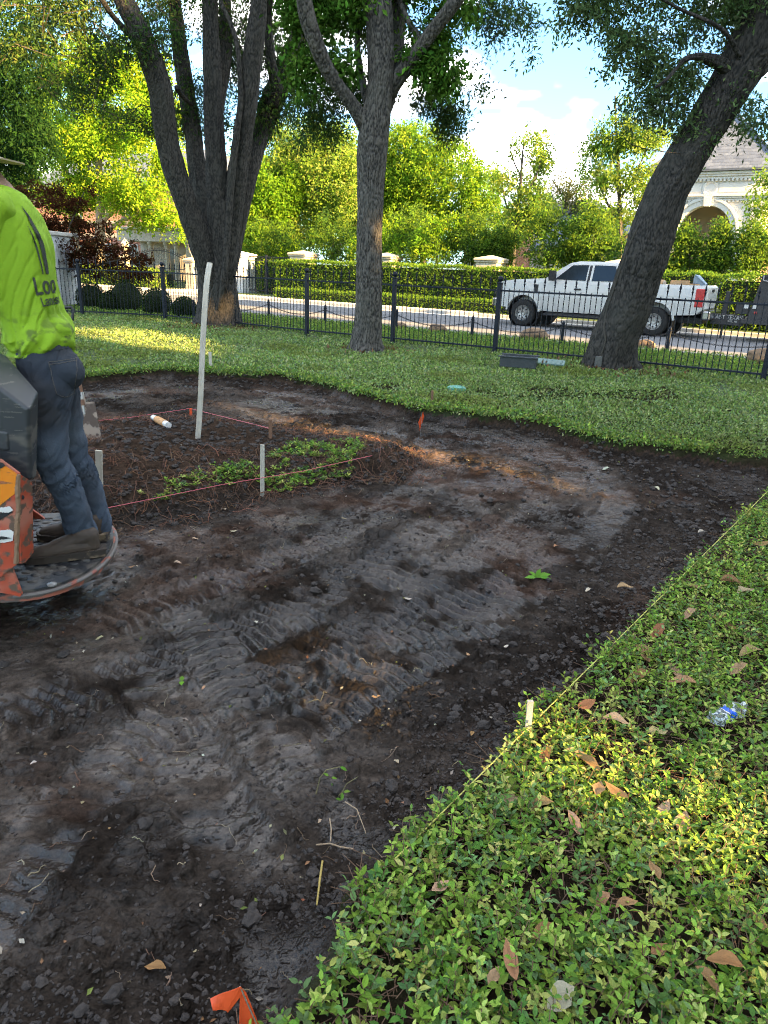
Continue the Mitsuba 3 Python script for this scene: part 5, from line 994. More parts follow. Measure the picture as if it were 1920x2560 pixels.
for k, (x, y, L, an_) in enumerate([(1470, 1945, .10, -.9), (1440, 1915, .09, -.35), (1285, 2030, .10, -.4), (1360, 1915, .08, 1.1), (1590, 1720, .11, .2), (1700, 1740, .13, -.3), (1535, 1835, .10, -.4), (1640, 1860, .08, .2), (1655, 2050, .08, .9), (1700, 2085, .08, 1.0), (1430, 2090, .08, 1.9), (1345, 2050, .09, .1), (1820, 1480, .13, -.5), (1860, 1500, .14, .5), (1740, 1485, .12, .2), (1790, 1560, .10, 0), (1640, 1600, .11, .8), (1600, 1660, .1, 2), (1870, 1660, .12, .3), (1560, 1490, .10, .1), (1820, 1590, .1, 1.4), (1900, 1375, .12, .2), (1680, 1700, .10, 2.5), (1840, 1700, .1, .4), (1500, 2290, .06, .7), (1560, 2300, .07, .3), (1230, 2480, .06, 1.0), (1640, 2410, .055, .5), (1890, 2340, .06, 2), (1350, 2365, .06, .5), (1720, 1560, .1, .7)]):
    a_, d_, n_ = where_leaf('jas', x, y); deadleaf(['', 'dry tan fallen leaf ', 'second dry leaf ', 'third dry leaf ', 'fourth dry leaf ', 'fifth dry leaf ', 'sixth dry leaf '][min(n_, 6)] + d_ + ' ' + a_, x, y, L, an_, 'dry leaves scattered in the jasmine', .42 + .2 * ((k * 7) % 5) / 5, .055, seed=20 + k)
for k, (x, y, L, an_) in enumerate([(940, 1745, .04, .2), (1040, 1680, .03, .5), (510, 1725, .025, 1), (800, 2060, .02, 1), (445, 1412, .05, .1), (490, 1350, .05, .4), (1170, 1640, .03, 2), (1265, 1620, .03, .4), (1515, 1175, .08, .3), (1640, 1225, .07, 2), (1390, 1370, .05, .7), (860, 1300, .04, .4), (1020, 1500, .045, .1), (330, 1420, .04, .3), (250, 1600, .04, .5), (85, 1915, .025, .4), (1755, 1335, .07, .2), (640, 1560, .04, 2.0), (560, 1275, .05, .9), (585, 1330, .05, .2), (380, 1330, .05, .2), (1470, 1480, .045, .5), (1180, 1840, .03, 1.2), (990, 1910, .03, 2.2)]):
    a_, d_, n_ = where_leaf('mud', x, y); deadleaf(['', 'small pale leaf scrap on mud ', 'second pale leaf scrap ', 'third pale leaf scrap ', 'fourth pale leaf scrap ', 'fifth pale leaf scrap ', 'sixth pale leaf scrap '][min(n_, 6)] + d_ + ' ' + a_, x, y, L, an_, 'leaf scraps lying on the mud', .55, .012, tilt=.1, seed=60 + k, col=[(.42, .34, .22), (.38, .22, .12), (.48, .43, .33)])

# ---------------------------------------------------------------- white pickup truck
O_T = W(-9.10, 23.18, .008); MT = frame(O_T, -U, -N, np.array([0, 0, 1.0]))
def tw_(m): m = m.copy(); m.apply_transform(MT); return m
trk = thing('pickup_truck', 'white four door pickup truck parked along the far kerb behind the leaning oak', 'truck')
def ext_y(poly, y0=-1.1, y1=1.1): return man(prism(poly, y1 - y0, frame((0, y1, 0), (1, 0, 0), (0, 0, 1.0), (0, -1.0, 0))))
def ext_x(poly, x0, x1): return man(prism(poly, x1 - x0, frame((x0, 0, 0), (0, 1.0, 0), (0, 0, 1.0), (1.0, 0, 0))))
def rnd(p, r): return Polygon(p).buffer(-r).buffer(r * 2, quad_segs=5).buffer(-r, quad_segs=5)
side = rnd([(.90, .58), (.96, .72), (.97, 1.05), (.95, 1.25), (.88, 1.33), (.35, 1.41), (-.50, 1.47), (-.75, 1.44), (-3.05, 1.44), (-3.14, 1.44), (-5.30, 1.46), (-5.36, 1.40), (-5.34, .80), (-5.15, .66), (-3.3, .52), (-.9, .50), (.4, .54)], .05)
sect = rnd([(-.93, .45), (-.97, .62), (-1.005, .95), (-1.0, 1.15), (-.965, 1.36), (-.90, 1.50), (.90, 1.50), (.965, 1.36), (1.0, 1.15), (1.005, .95), (.97, .62), (.93, .45)], .03)
plan = rnd([(-5.4, -1.02), (.45, -1.02), (.80, -.93), (1.0, -.70), (1.04, 0), (1.0, .70), (.80, .93), (.45, 1.02), (-5.4, 1.02)], .05)
planm = man(prism(plan, 2.2, frame((0, 0, .2), (1, 0, 0), (0, 1.0, 0), (0, 0, 1.0))))
core = ext_y(side) ^ ext_x(sect, -5.6, 1.2) ^ planm
def cyl(x, r, y0, y1, z=.41): return Manifold.cylinder(y1 - y0, r, r, 40).rotate([-90, 0, 0]).translate([x, y0, z])
bed_cut = Manifold.cube([2.05, 1.62, .60]).translate([-5.27, -.81, .98])
body = core - bed_cut
for x in (0, -4.06):
    for s in (-1, 1):
        body = body - cyl(x, .525, *((.52, 1.2) if s > 0 else (-1.2, -.52)), .43) - Manifold.cube([1.05, .68, .6]).translate([x - .525, .52 if s > 0 else -1.2, -.17])
inner = ext_y(side) ^ ext_x(sect.buffer(-.012), -5.6, 1.2)
for x in (-.62, -1.98, -3.10): body = body - (Manifold.cube([.012, 2.4, 1.1]).translate([x, -1.2, .62]) - inner)
obj('body', tw_(unman(body)), 'm_carpaint', trk, smooth=32)
for x in (0, -4.06):
    for s in (-1, 1):
        w = unman(cyl(x, .522, .50, .90, .43) - cyl(x, .50, .515, 1.2, .43)); 
        if s < 0: w.vertices[:, 1] *= -1; w.invert()
        obj('wheel_well', tw_(w), 'm_black', trk)
        fl_ = cyl(x, .575, .93, 1.03, .43) - cyl(x, .528, .8, 1.2, .43) - Manifold.cube([1.4, 1, .7]).translate([x - .7, .6, -.22])
        f_ = unman(fl_); f_.vertices[:, 1] *= s
        if s < 0: f_.invert()
        obj('fender_flare', tw_(f_), 'm_carpaint', trk, smooth=30)
cabs = rnd([(-.52, 1.40), (-1.33, 1.95), (-1.62, 2.01), (-2.66, 2.01), (-2.98, 1.93), (-3.10, 1.40)], .06)
csec = rnd([(-.955, 1.38), (-.90, 1.55), (-.76, 1.93), (-.68, 2.02), (0, 2.05), (.68, 2.02), (.76, 1.93), (.90, 1.55), (.955, 1.38)], .05)
obj('cab', tw_(unman(ext_y(cabs) ^ ext_x(csec, -3.3, 0))), 'm_carpaint', trk, smooth=32)
def sidepanel(poly, s, off, th=.012): # a plate lying on the sloped cab side
    y = lambda z: (.90 - (z - 1.55) * .368 if z > 1.55 else .955 - (z - 1.38) * .324) + off
    p = Polygon(poly); m = prism(p, th, np.eye(4)); v = m.vertices.copy(); out = np.stack([v[:, 0], [s * (y(z) - th + t) for z, t in zip(v[:, 1], v[:, 2])], v[:, 1]], 1)
    m.vertices = out; 
    if s > 0: m.invert()
    return tw_(m)
for s in (1, -1):
    fw_ = [(-.98, 1.475), (-1.42, 1.875), (-1.90, 1.895), (-1.90, 1.465)]; rw = [(-2.11, 1.465), (-2.11, 1.895), (-2.72, 1.885), (-2.86, 1.475)]
    obj('window_trim', cat([sidepanel(Polygon(w).buffer(.014), s, .006) for w in (fw_, rw)] + [sidepanel([(-1.955, 1.44), (-1.955, 1.90), (-2.03, 1.90), (-2.03, 1.44)], s, .007)]), 'm_black', trk)
    for w in (fw_, rw): obj('window', sidepanel(Polygon(w), s, .010), 'm_darkglass', trk)
    mi_ = trimesh.convex.convex_hull(np.array([[x, s * y, z] for x in (-.86, -1.02) for y in (1.06, 1.26) for z in (1.42, 1.72)] + [[-.80, s * 1.16, 1.57]])); mk = obj('mirror', tw_(mi_), 'm_black', trk, smooth=40)
    obj('arm', tw_(box((-.92, s * 1.0, 1.50), (.06, .2, .05))), 'm_black', mk)
    for x in (-1.72, -2.86): obj('door_handle', tw_(box((x, s * 1.012, 1.20), (.22, .035, .05), None, .01)), 'm_black', trk)
    obj('tail_light', tw_(box((-5.22, s * .965, 1.12), (.24, .10, .50), None, .02)), 'm_taillight', trk)
    obj('fender_vent', tw_(box((-.40, s * 1.0, 1.18), (.10, .03, .22), None, .008)), 'm_black', trk)
    obj('headlight', tw_(box((.84, s * .82, 1.10), (.22, .22, .26), None, .04)), 'm_chrome', trk)
obj('windscreen', tw_(trimesh.convex.convex_hull(np.array([[-.60, y, 1.475] for y in (-.80, .80)] + [[-1.30, y, 1.945] for y in (-.64, .64)] + [[-.64, y, 1.44] for y in (-.80, .80)] + [[-1.32, y, 1.91] for y in (-.64, .64)]))), 'm_darkglass', trk)
obj('grille', tw_(box((.955, 0, 1.06), (.08, 1.25, .34), None, .02)), 'm_black', trk)
obj('front_bumper', tw_(box((1.0, 0, .70), (.22, 1.95, .26), None, .05)), 'm_chrome', trk)
obj('grille_guard', tw_(cat([tube([(1.1, y, .6), (1.16, y, .9), (1.14, y, 1.2), (1.06, y, 1.3)], .03, 8) for y in (-.5, .5)] + [tube([(1.05, -.95, .95), (1.15, -.5, 1.0), (1.15, .5, 1.0), (1.05, .95, .95)], .025, 8)])), 'm_black', trk, smooth=40)
obj('rear_bumper', tw_(cat([box((-5.45, 0, .66), (.22, 1.92, .24), None, .04)])), 'm_chrome', trk)
obj('tailgate', tw_(box((-5.352, 0, 1.12), (.05, 1.50, .58), None, .015)), 'm_carpaint', trk)
obj('tailgate_handle', tw_(box((-5.385, .0, 1.32), (.03, .3, .08), None, .008)), 'm_black', trk)
obj('rocker', tw_(cat([box((-2.0, s * .86, .44), (2.6, .10, .10), None, .02) for s in (-1, 1)] + [box((-2.2, 0, .48), (6.2, .8, .16))] + [tube([(-.7, s * .98, .40), (-3.2, s * .98, .40)], .04, 8) for s in (-1, 1)])), 'm_black', trk)
for x in (0, -4.06):
    for s in (1, -1):
        c = np.array([x, s * .87, .41]); wk = obj('wheel', tw_(lathe([(.23, -.13), (.30, -.14), (.375, -.13), (.402, -.10), (.41, -.05), (.41, .05), (.402, .10), (.375, .13), (.30, .14), (.245, .13), (.23, .11)], c, (0, s, 0), 36)), 'm_rubber', trk, smooth=30)
        rim_ = lathe([(.001, .055), (.055, .06), (.06, .10), (.075, .10), (.085, .055), (.17, .075), (.20, .05), (.215, .09), (.232, .115), (.238, .125), (.242, .115), (.235, .08)], c, (0, s, 0), 32)
        holes = cat([lathe([(.001, .086), (.024, .086), (.026, .07)], c + np.array([.145 * math.cos(a), 0, .145 * math.sin(a)]), (0, s, 0), 10) for a in np.arange(8) * math.pi / 4])
        obj('rim', tw_(rim_), 'm_rim', wk, smooth=30); obj('rim_holes', tw_(holes), 'm_black', wk, kind='stuff')
for k, (x, y, z, sx, sy, sz, lab) in enumerate([(-4.55, .55, 1.40, .5, .4, .34, 'larger cardboard carton showing over the truck bed rail'), (-4.92, .50, 1.36, .3, .35, .26, 'smaller cardboard carton nearest the truck tailgate')]):
    Rz = np.array([[.97, .24, 0], [-.24, .97, 0], [0, 0, 1]]); m = box((x, y, z), (sx, sy, sz), Rz, .006); t = thing('cardboard_box', lab, 'box'); obj('carton', tw_(m), 'm_cardboard', t); obj('tape', tw_(box((x, y, z + sz / 2 + .0015), (sx * .98, .05, .003), Rz)), 'm_tan', t)
lg = thing('log', 'pale round timber end lying in the truck bed', 'timber'); obj('timber', tw_(tube([(-4.1, .5, 1.46), (-3.35, .35, 1.50)], .11, 14)), 'm_cardboard', lg, smooth=40); obj('end', tw_(tube([(-4.12, .504, 1.459), (-4.101, .5, 1.46)], .095, 14)), 'm_wood', lg, smooth=40)
bn = thing('storage_bin', 'grey blue plastic bin lid standing in the truck bed by the tailgate', 'bin'); obj('shell', tw_(trimesh.convex.convex_hull(np.array([[x, y, z] for x, z in ((-5.22, 1.1), (-4.85, 1.1), (-5.18, 1.5), (-4.88, 1.72), (-4.93, 1.74)) for y in (-.1, .42)]))), mat('m_binblue', (.20, .27, .34), .5), bn); obj('rim', tw_(bar((-5.2, .43, 1.50), (-4.90, .43, 1.745), .03, .03, .006)), 'm_binblue', bn)

# trailer at the right edge
tr = thing('trailer', 'dark equipment trailer with lettered tongue at the right edge', 'trailer')
pt = S(1870, 790, 22.7); ut = pt @ U
MTR = frame(W(ut, 23.7, .008), -U, -N, np.array([0, 0, 1.0])); tt = lambda m: (m.apply_transform(MTR), m)[1]
obj('box', tt(trimesh.convex.convex_hull(np.array([[x, y, z] for x, z in ((.02, .62), (-.16, 1.80), (-1.9, 1.80), (-1.9, .62)) for y in (-.9, .9)]))), 'm_trailer', tr)
obj('panel', tt(cat([box((-.50, .905, 1.2), (.03, .012, 1.1)), box((-1.1, .905, 1.2), (.03, .012, 1.1)), box((-.6, .905, 1.74), (1.0, .02, .04))])), 'm_black', tr)
obj('deck', tt(box((-1.5, 0, .55), (3.4, 1.9, .13), None, .01)), 'm_trailer', tr)
tg = obj('tongue', tt(cat([bar((.1, .78, .56), (1.0, .60, .56), .08, .30, .01), bar((.1, -.78, .56), (1.9, -.05, .56), .10, .14, .01), bar((1.0, .60, .56), (1.9, .05, .56), .10, .14, .01)])), 'm_trailer', tr)
tx = meshkit.text_mesh('EAST TEXAS', .105, .004); tx.apply_translation([-tx.bounds[:, 0].mean(), 0, 0]); tx.vertices[:, 0] *= .94
dirx = unit(np.array([-.9, .18, 0])); obj('lettering', tt((tx.apply_transform(frame((.55, .735, .575), dirx, (0, 0, 1.0), np.cross(dirx, (0, 0, 1.0)))), tx)[1]), 'm_whiteink', tg)
tx = meshkit.text_mesh('TRAILERS', .045, .004); tx.apply_translation([-tx.bounds[:, 0].mean(), 0, 0]); obj('lettering', tt((tx.apply_transform(frame((.42, .76, .50), dirx, (0, 0, 1.0), np.cross(dirx, (0, 0, 1.0)))), tx)[1]), 'm_whiteink', tg)
obj('jack', tt(cat([box((.72, .2, .95), (.12, .12, .75), None, .01), box((.72, .2, .3), (.06, .06, .6))])), 'm_trailer', tr)
obj('toolbox', tt(box((.22, .55, .88), (.34, .3, .30), None, .01)), 'm_trailer', tr)
for x, z, m in ((-.12, .95, 'm_whiteink'), (.10, .95, 'm_whiteink')): obj('sticker', tt(box((x, .915, z), (.11, .006, .10))), m, tr)
obj('side_light', tt(lathe([(.04, 0), (.04, .02), (.001, .03)], (-.16, .905, .80), (0, 1.0, 0), 12)), 'm_taillight', tr)
obj('sticker', tt(box((-.62, .915, .86), (.13, .006, .06))), mat('m_yellow', (.7, .55, .03), .5), tr)
for x in (-1.3, -2.2): obj('wheel', tt(lathe([(.001, .1), (.18, .1), (.2, .13), (.33, .13), (.36, .09), (.36, -.09), (.33, -.13), (.001, -.13)], (x, 1.06, .36), (0, 1.0, 0), 28)), 'm_rubber', tr, smooth=30)
mk = thing('engine_machine', 'grey engine machine with bent handle bars carried on top of the trailer', 'machine')
obj('engine', tt(cat([box((-.55, .5, 1.95), (.5, .4, .26), None, .03), tube([(-.25, .75, 1.88), (-.95, .75, 1.92)], .075, 12)])), 'm_rim', mk, smooth=30)
obj('handle', tt(cat([tube([(-.65, .8, 1.85), (-.50, .8, 2.18), (-.15, .8, 2.38)], .02, 8), tube([(-.9, .4, 1.85), (-.75, .4, 2.22), (-.40, .4, 2.42)], .02, 8)])), 'm_black', mk, smooth=40)
obj('shackle', tt(tube([(-.2, .96, 1.78), (-.2, .98, 1.66), (-.32, .98, 1.63), (-.40, .98, 1.68), (-.40, .96, 1.80)], .018, 8)), 'm_rim', mk, smooth=40)

# ---------------------------------------------------------------- ride-on machine at the left edge
rm = thing('ride_on_machine', 'muddy orange and black machine with a rounded standing platform at the left edge', 'machine')
MX = unit([-.97, -.24, 0]); MY = unit([.24, -.97, 0])                      # forwards, and to the left (towards us)
CP = np.array([-1.80, 3.44, 0.0]); mp_ = lambda x, y, z: CP + MX * x + MY * y + np.array([0, 0, z])
def dshape(ax_, by, k=30):
    a = np.linspace(-np.pi / 2, np.pi / 2, k); return Polygon([(-ax_ * max(math.cos(t), 0) ** .85, by * math.sin(t)) for t in a] + [(.38, by), (.38, -by)])
PM = lambda z: frame(CP + [0, 0, z], MX, MY * -1, np.array([0, 0, 1.0]))
mat('m_machred', proc(lambda p, n, uv: mix(mix((.34, .055, .024), (.36, .13, .085), smoothstep(.4, .7, fbm(p.x * 7, p.y * 7, p.z * 7, 3))), (.10, .065, .045), smoothstep(.50, .64, fbm(p.x * 24, p.y * 24, p.z * 24 + 5, 4)))), .45)
mat('m_orange', proc(lambda p, n, uv: mix((.62, .19, .01), (.28, .10, .04), smoothstep(.60, .68, fbm(p.x * 20, p.y * 20, p.z * 50, 3)))), .4)
mat('m_mat', proc(lambda p, n, uv: mix((.022, .023, .025), (.075, .066, .056), smoothstep(.42, .66, fbm(p.x * 18, p.y * 18, 3, 4)))), .55)
mat('m_hood', proc(lambda p, n, uv: mix((.030, .033, .037), (.11, .10, .085), .7 * smoothstep(.5, .66, fbm(p.x * 6, p.y * 6, p.z * 11, 4)) + .5 * smoothstep(.70, .74, fbm(p.x * 12 + 3, p.y * 12, p.z * 90, 3)))), .42)
plf = obj('platform', cat([prism(dshape(.375, .56), .035, PM(.150))]), mat('m_platesteel', proc(lambda p, n, uv: mix((.085, .07, .06), (.26, .08, .05), smoothstep(.52, .62, fbm(p.x * 12, p.y * 12, p.z * 20, 3)))), .6), rm, smooth=25)
obj('edge_rim', tube([mp_(-.375 * max(math.cos(t), 0) ** .85, -.56 * math.sin(t), .178) for t in np.linspace(-np.pi / 2, np.pi / 2, 50)], .009, 8), mat('m_rimworn', proc(lambda p, n, uv: mix((.13, .115, .105), (.24, .075, .05), smoothstep(.60, .72, fbm(p.x * 22, p.y * 22, p.z * 22, 3)))), .6), plf, smooth=40)
obj('rubber_mat', prism(dshape(.36, .545), .012, PM(.1855)), 'm_mat', plf)
bm_ = []; sp = trimesh.creation.icosphere(subdivisions=1)
for i in range(15):
    for j in range(13):
        x, y = -.36 + i * .05, -.45 + j * .075 + (.0375 if i % 2 else 0)
        if dshape(.32, .47).contains(Polygon([(x, y), (x + .001, y), (x, y + .001)])): s = sp.copy(); s.vertices = s.vertices * [.024, .016, .009]; s.apply_transform(frame(mp_(x, -y, .1975), MX, MY, np.array([0, 0, 1.0]))); bm_.append(s)
obj('mat_studs', cat(bm_), 'm_mat', plf, smooth=True, kind='stuff')
obj('bolt', lathe([(.022, 0), (.022, .006), (.012, .010), (.001, .011)], D(130, 1462, G(130, 1462, .198)[1]) * [1, 1, 0] + [0, 0, .1977], sides=12), 'm_rim', plf, smooth=30)
def plate(px, Y, th, m, name, par=rm, dY=None):
    P = np.array([D(x, y, Y if dY is None else Y + dY[k]) for k, (x, y) in enumerate(px)]); nrm = unit(np.cross(P[1] - P[0], P[2] - P[0])); nrm = nrm if nrm[1] > 0 else -nrm
    o = P[0]; ex = unit(P[1] - P[0]); ex = unit(ex - nrm * (ex @ nrm)); ey = np.cross(nrm, ex); q = [((p - o) @ ex, (p - o) @ ey) for p in P]
    return obj(name, prism(Polygon(q).buffer(0), th, frame(o, ex, ey, nrm)), m, par)
YP = 2.83
pn = plate([(-260, 1060), (2, 1150), (48, 1184), (46, 1408), (2, 1442), (-260, 1470)], YP, .012, 'm_machred', 'side_panel')
plate([(-60, 1152), (4, 1160), (44, 1186), (42, 1230), (2, 1262), (-60, 1310)], YP - .004, .0035, 'm_orange', 'hazard_stripe', pn)
plate([(-60, 1150), (5, 1157), (12, 1165), (-60, 1205)], YP - .008, .0035, 'm_black', 'hazard_stripe', pn)
plate([(-60, 1318), (28, 1268), (30, 1282), (-60, 1336)], YP - .004, .0035, 'm_black', 'hazard_stripe', pn)
plate([(-40, 1292), (-2, 1270), (24, 1266), (33, 1276), (20, 1282), (-4, 1280), (-40, 1300)], YP - .009, .002, 'm_whiteink', 'label_remains', pn)
plate([(-40, 1330), (2, 1326), (24, 1324), (34, 1330), (32, 1352), (10, 1357), (-40, 1358)], YP - .005, .002, 'm_whiteink', 'label_remains', pn)
plate([(-40, 1344), (6, 1341), (28, 1346), (6, 1349), (-40, 1352)], YP - .009, .002, 'm_black', 'label_remains', pn)
plate([(48, 1184), (78, 1203), (81, 1212), (68, 1378), (54, 1404), (46, 1408)], YP, .012, 'm_machred', 'bent_flange', pn, [0, .10, .11, .11, .04, 0])
wl = [D(x, y, YP - .003) for x, y in ((47, 1186), (44, 1230), (46, 1270), (43, 1310), (42, 1360), (40, 1408))]; obj('weld_seam', tube(wl, [.008, .012, .009, .012, .010, .012], 6, .012, disp=lambda p, a, s: .006 * (meshkit.noise(p * 160, 3) - .5)), mat('m_rust', (.20, .12, .07), .8), pn)
obj('bolt', lathe([(.010, 0), (.010, .004), (.001, .005)], D(55, 1243, YP + .02), (.2, -1, 0), 10), 'm_black', pn)
plate([(-260, 1420), (18, 1402), (24, 1408), (54, 1486), (50, 1492), (4, 1482), (-260, 1500)], 2.845, .014, 'm_machred', 'bracket')
plate([(70, 1272), (80, 1274), (121, 1304), (123, 1313), (70, 1326)], 3.85, .014, 'm_machred', 'bracket')
hp_ = [(-260, 830, 3.0), (-30, 950, 2.93), (66, 1024, 2.93), (70, 1190, 2.95), (-260, 1190, 2.95), (-20, 890, 3.14), (8, 898, 3.14), (84, 985, 3.06), (80, 1186, 3.08), (-260, 780, 3.2), (76, 985, 3.45), (74, 1186, 3.45), (0, 895, 3.45), (-260, 1186, 3.45), (-260, 770, 3.45)]
hd = unman(Manifold.batch_hull([Manifold.sphere(.018, 14).translate(list(map(float, D(x, y, Y)))) for x, y, Y in hp_])); obj('hood', hd, 'm_hood', rm, smooth=40)
hw_ = [(-40, 1075, 2.925), (17, 1084, 2.925), (18, 1120, 2.925), (-40, 1114, 2.925)]; obj('hood_recess', unman(Manifold.batch_hull([Manifold.sphere(.012, 10).translate(list(map(float, D(x, y, Y)))) for x, y, Y in hw_])), 'm_hood', rm, smooth=40)
obj('rear_panel', box(mp_(.42, 0, .70), (.12, .86, .62), np.array([MX, MY, [0, 0, 1.0]]), .03), 'm_black', rm)
obj('chassis', box(mp_(1.25, 0, .62), (1.5, .62, .62), np.array([MX, MY, [0, 0, 1.0]]), .04), 'm_machred', rm); obj('engine_cover', box(mp_(1.25, 0, 1.12), (1.3, .7, .38), np.array([MX, MY, [0, 0, 1.0]]), .06), 'm_hood', rm)
tkp = Polygon([(.0, .0), (1.5, 0)]) if False else None
from shapely.geometry import LineString
tkp = LineString([(.62, .20), (2.05, .20)]).buffer(.30, quad_segs=8).union(LineString([(.9, .42), (1.7, .42)]).buffer(.12))
for s in (-1, 1): obj('track', prism(tkp, .22, frame(mp_(0, s * .46 + .11, -.02), MX, [0, 0, 1.0], -MY)), 'm_rubber', rm)
obj('control_bar', cat([tube([mp_(.62, y, 1.0), mp_(.5, y, 1.32), mp_(.42, y, 1.36)], .016, 8) for y in (-.3, .3)] + [tube([mp_(.42, -.34, 1.36), mp_(.42, .34, 1.36)], .016, 8)]), 'm_black', rm, smooth=40)

# ---------------------------------------------------------------- the worker
pe = thing('person', 'worker in lime yellow shirt, blue jeans and brown boots standing on the orange machine', 'person')
FD = unit([-.95, -.27, 0]); LD = unit([.27, -.95, 0]); YB = 3.40; PPM = 1775 / depth(D(60, 700, YB))
SP = [(110, 884, 82, .18), (104, 846, 84, .185), (82, 790, 76, .185), (64, 730, 76, .19), (50, 670, 80, .20), (38, 610, 83, .21), (24, 560, 80, .215), (8, 515, 66, .195), (-4, 487, 44, .14), (-12, 466, 22, .07)]
CS = np.array([D(x, y, YB) for x, y, *_ in SP]); tS = np.linspace(0, 1, len(SP))
from scipy.interpolate import PchipInterpolator as PI_
bS = np.array([q[3] for q in SP]); aS = np.array([math.sqrt(max((q[2] / PPM) ** 2 - (q[3] * .14) ** 2, .02 ** 2)) for q in SP])
fC, fA, fB = PI_(tS, CS), PI_(tS, aS), PI_(tS, bS)
def shirt(phi, t, off=0.0):
    """The shirt's surface: phi 0 = chest, 90 = his left, 180 = back; t 0 = hem, 1 = neck."""
    phi, t = np.asarray(phi, float), np.asarray(t, float); c = fC(t); tg = unit(fC(np.clip(t + .02, 0, 1)) - fC(np.clip(t - .02, 0, 1)))
    f = unit(FD - tg * (tg @ FD)[..., None]); l = LD
    cs, sn = np.cos(phi), np.sin(phi); e = .88; r = np.stack([np.sign(cs) * np.abs(cs) ** e, np.sign(sn) * np.abs(sn) ** e], -1)
    spine = -.018 * np.exp(-((phi - np.pi) / .16) ** 2) * sst(.15, .35, t) * sst(.9, .6, t)
    d = f * r[..., :1] * (fA(t) + spine)[..., None] + l * r[..., 1:] * fB(t)[..., None]; p = c + d; u = unit(d)
    w1 = np.stack([phi * 1.5, t * 16 + np.sin(phi * 2) * 1.6 + np.cos(phi) * 1.2, 0 * t], -1)
    wr = (meshkit.noise(w1, 4) - .5) * .044 * sst(.45, .08, t) + (meshkit.noise(w1 * [1.2, .5, 1] + 9, 5) - .5) * .026 - .012 * np.exp(-((meshkit.noise(w1 * [1.6, .8, 1] + 3, 6) - .5) / .07) ** 2) * (.35 + .65 * sst(.5, .1, t))
    wr = wr + .012 * np.exp(-((t - .13) / .05) ** 2) - .010 * np.exp(-((t - .03) / .02) ** 2)
    return p + u * (wr + off)[..., None]
def tubegrid(fn, nphi, ts, cap=True):
    ph = np.arange(nphi) / nphi * 2 * np.pi; A, B = np.meshgrid(ph, ts); v = fn(A.ravel(), B.ravel()); n = len(ts)
    i, j = np.meshgrid(np.arange(n - 1), np.arange(nphi), indexing='ij'); f = np.stack([i * nphi + j, i * nphi + (j + 1) % nphi, (i + 1) * nphi + (j + 1) % nphi, (i + 1) * nphi + j], -1).reshape(-1, 4)
    return TM(v, np.vstack([f[:, [0, 1, 2]], f[:, [0, 2, 3]]]))
sh_out = tubegrid(shirt, 120, np.linspace(0, 1, 110)); sh_in = tubegrid(lambda p, t: shirt(p, t, -.006), 120, np.linspace(0, 1, 40)); sh_in.invert()
hem = TM(np.vstack([sh_out.vertices[:120], sh_in.vertices[:120]]), [x for k in range(120) for x in ([k, k + 120, (k + 1) % 120], [(k + 1) % 120, k + 120, (k + 1) % 120 + 120])])
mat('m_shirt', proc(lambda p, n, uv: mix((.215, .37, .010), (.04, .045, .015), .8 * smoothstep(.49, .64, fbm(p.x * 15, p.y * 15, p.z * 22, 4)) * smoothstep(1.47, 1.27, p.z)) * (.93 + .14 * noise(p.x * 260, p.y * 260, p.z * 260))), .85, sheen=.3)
# arms (mostly outside the picture, hands on the control bar)
SHL, SHR = fC(.74) + LD * .165 + FD * .01, fC(.74) - LD * .165 + FD * .01
HL, HR = mp_(.42, .20, 1.385), mp_(.42, -.20, 1.385)
def elbow(a, b, out): m = (a + b) / 2; return m + out * .09 - np.array([0, 0, .13])
EL, ER = elbow(SHL, HL, LD), elbow(SHR, HR, -LD)
def sleeve(a, b): return hulls([[(a, .092), (a + (b - a) * .35, .083), (a + (b - a) * .72, .080)]], .018, 4)
slv = [sleeve(SHL, EL), sleeve(SHR, ER)]
for m in slv: m.vertices = m.vertices + m.vertex_normals * ((meshkit.noise(m.vertices * [16, 16, 26], 8) - .5) * .012)[:, None]
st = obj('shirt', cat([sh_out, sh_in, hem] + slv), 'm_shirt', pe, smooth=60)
colr = tubegrid(lambda p, t: shirt(p, .985 + .015 * t, .004), 60, np.linspace(0, 1, 4)); obj('collar', colr, 'm_shirt', st, smooth=60)
def printed(m2, name, phi0, t0, arc):
    """Flat lettering (x along the back, y up) wrapped on the shirt."""
    m2 = m2.subdivide_to_size(.02) if hasattr(m2, 'subdivide_to_size') else m2
    v = m2.vertices; L = np.linalg.norm(np.diff(CS, axis=0), axis=1).sum(); q = shirt(phi0 + v[:, 0] / arc, t0 + v[:, 1] / L, .0042 + v[:, 2])
    mm = TM(q, m2.faces); mm.invert() if False else None; obj(name, mm, mat('m_ink', (.035, .042, .03), .8) if 'm_ink' not in scene else 'm_ink', st)
printed(meshkit.text_mesh('Loo', .058, .001, bold=True), 'print_lettering', 2.02, .318, .165)
printed(meshkit.text_mesh('Landsc', .030, .001, bold=True), 'print_lettering', 2.13, .262, .165)
def bladepoly(pts, w):
    P = np.array(pts, float); t = np.linspace(0, 1, 24); C = PI_(np.linspace(0, 1, len(P)), P)(t); d = unit(np.gradient(C, axis=0)); nn = np.stack([-d[:, 1], d[:, 0]], 1); ww = np.interp(t, [0, .55, .8, 1], [w * .75, w, w * .8, .0005])[:, None]; return Polygon(np.vstack([C + nn * ww, (C - nn * ww)[::-1]]))
printed(prism(bladepoly([(.02, 0), (.012, .10), (-.01, .235)], .012), .001, np.eye(4)), 'print_emblem', 2.44, .41, .165)
printed(prism(bladepoly([(-.006, 0), (-.014, .07), (-.028, .16)], .004), .001, np.eye(4)), 'print_emblem', 2.44, .41, .165)
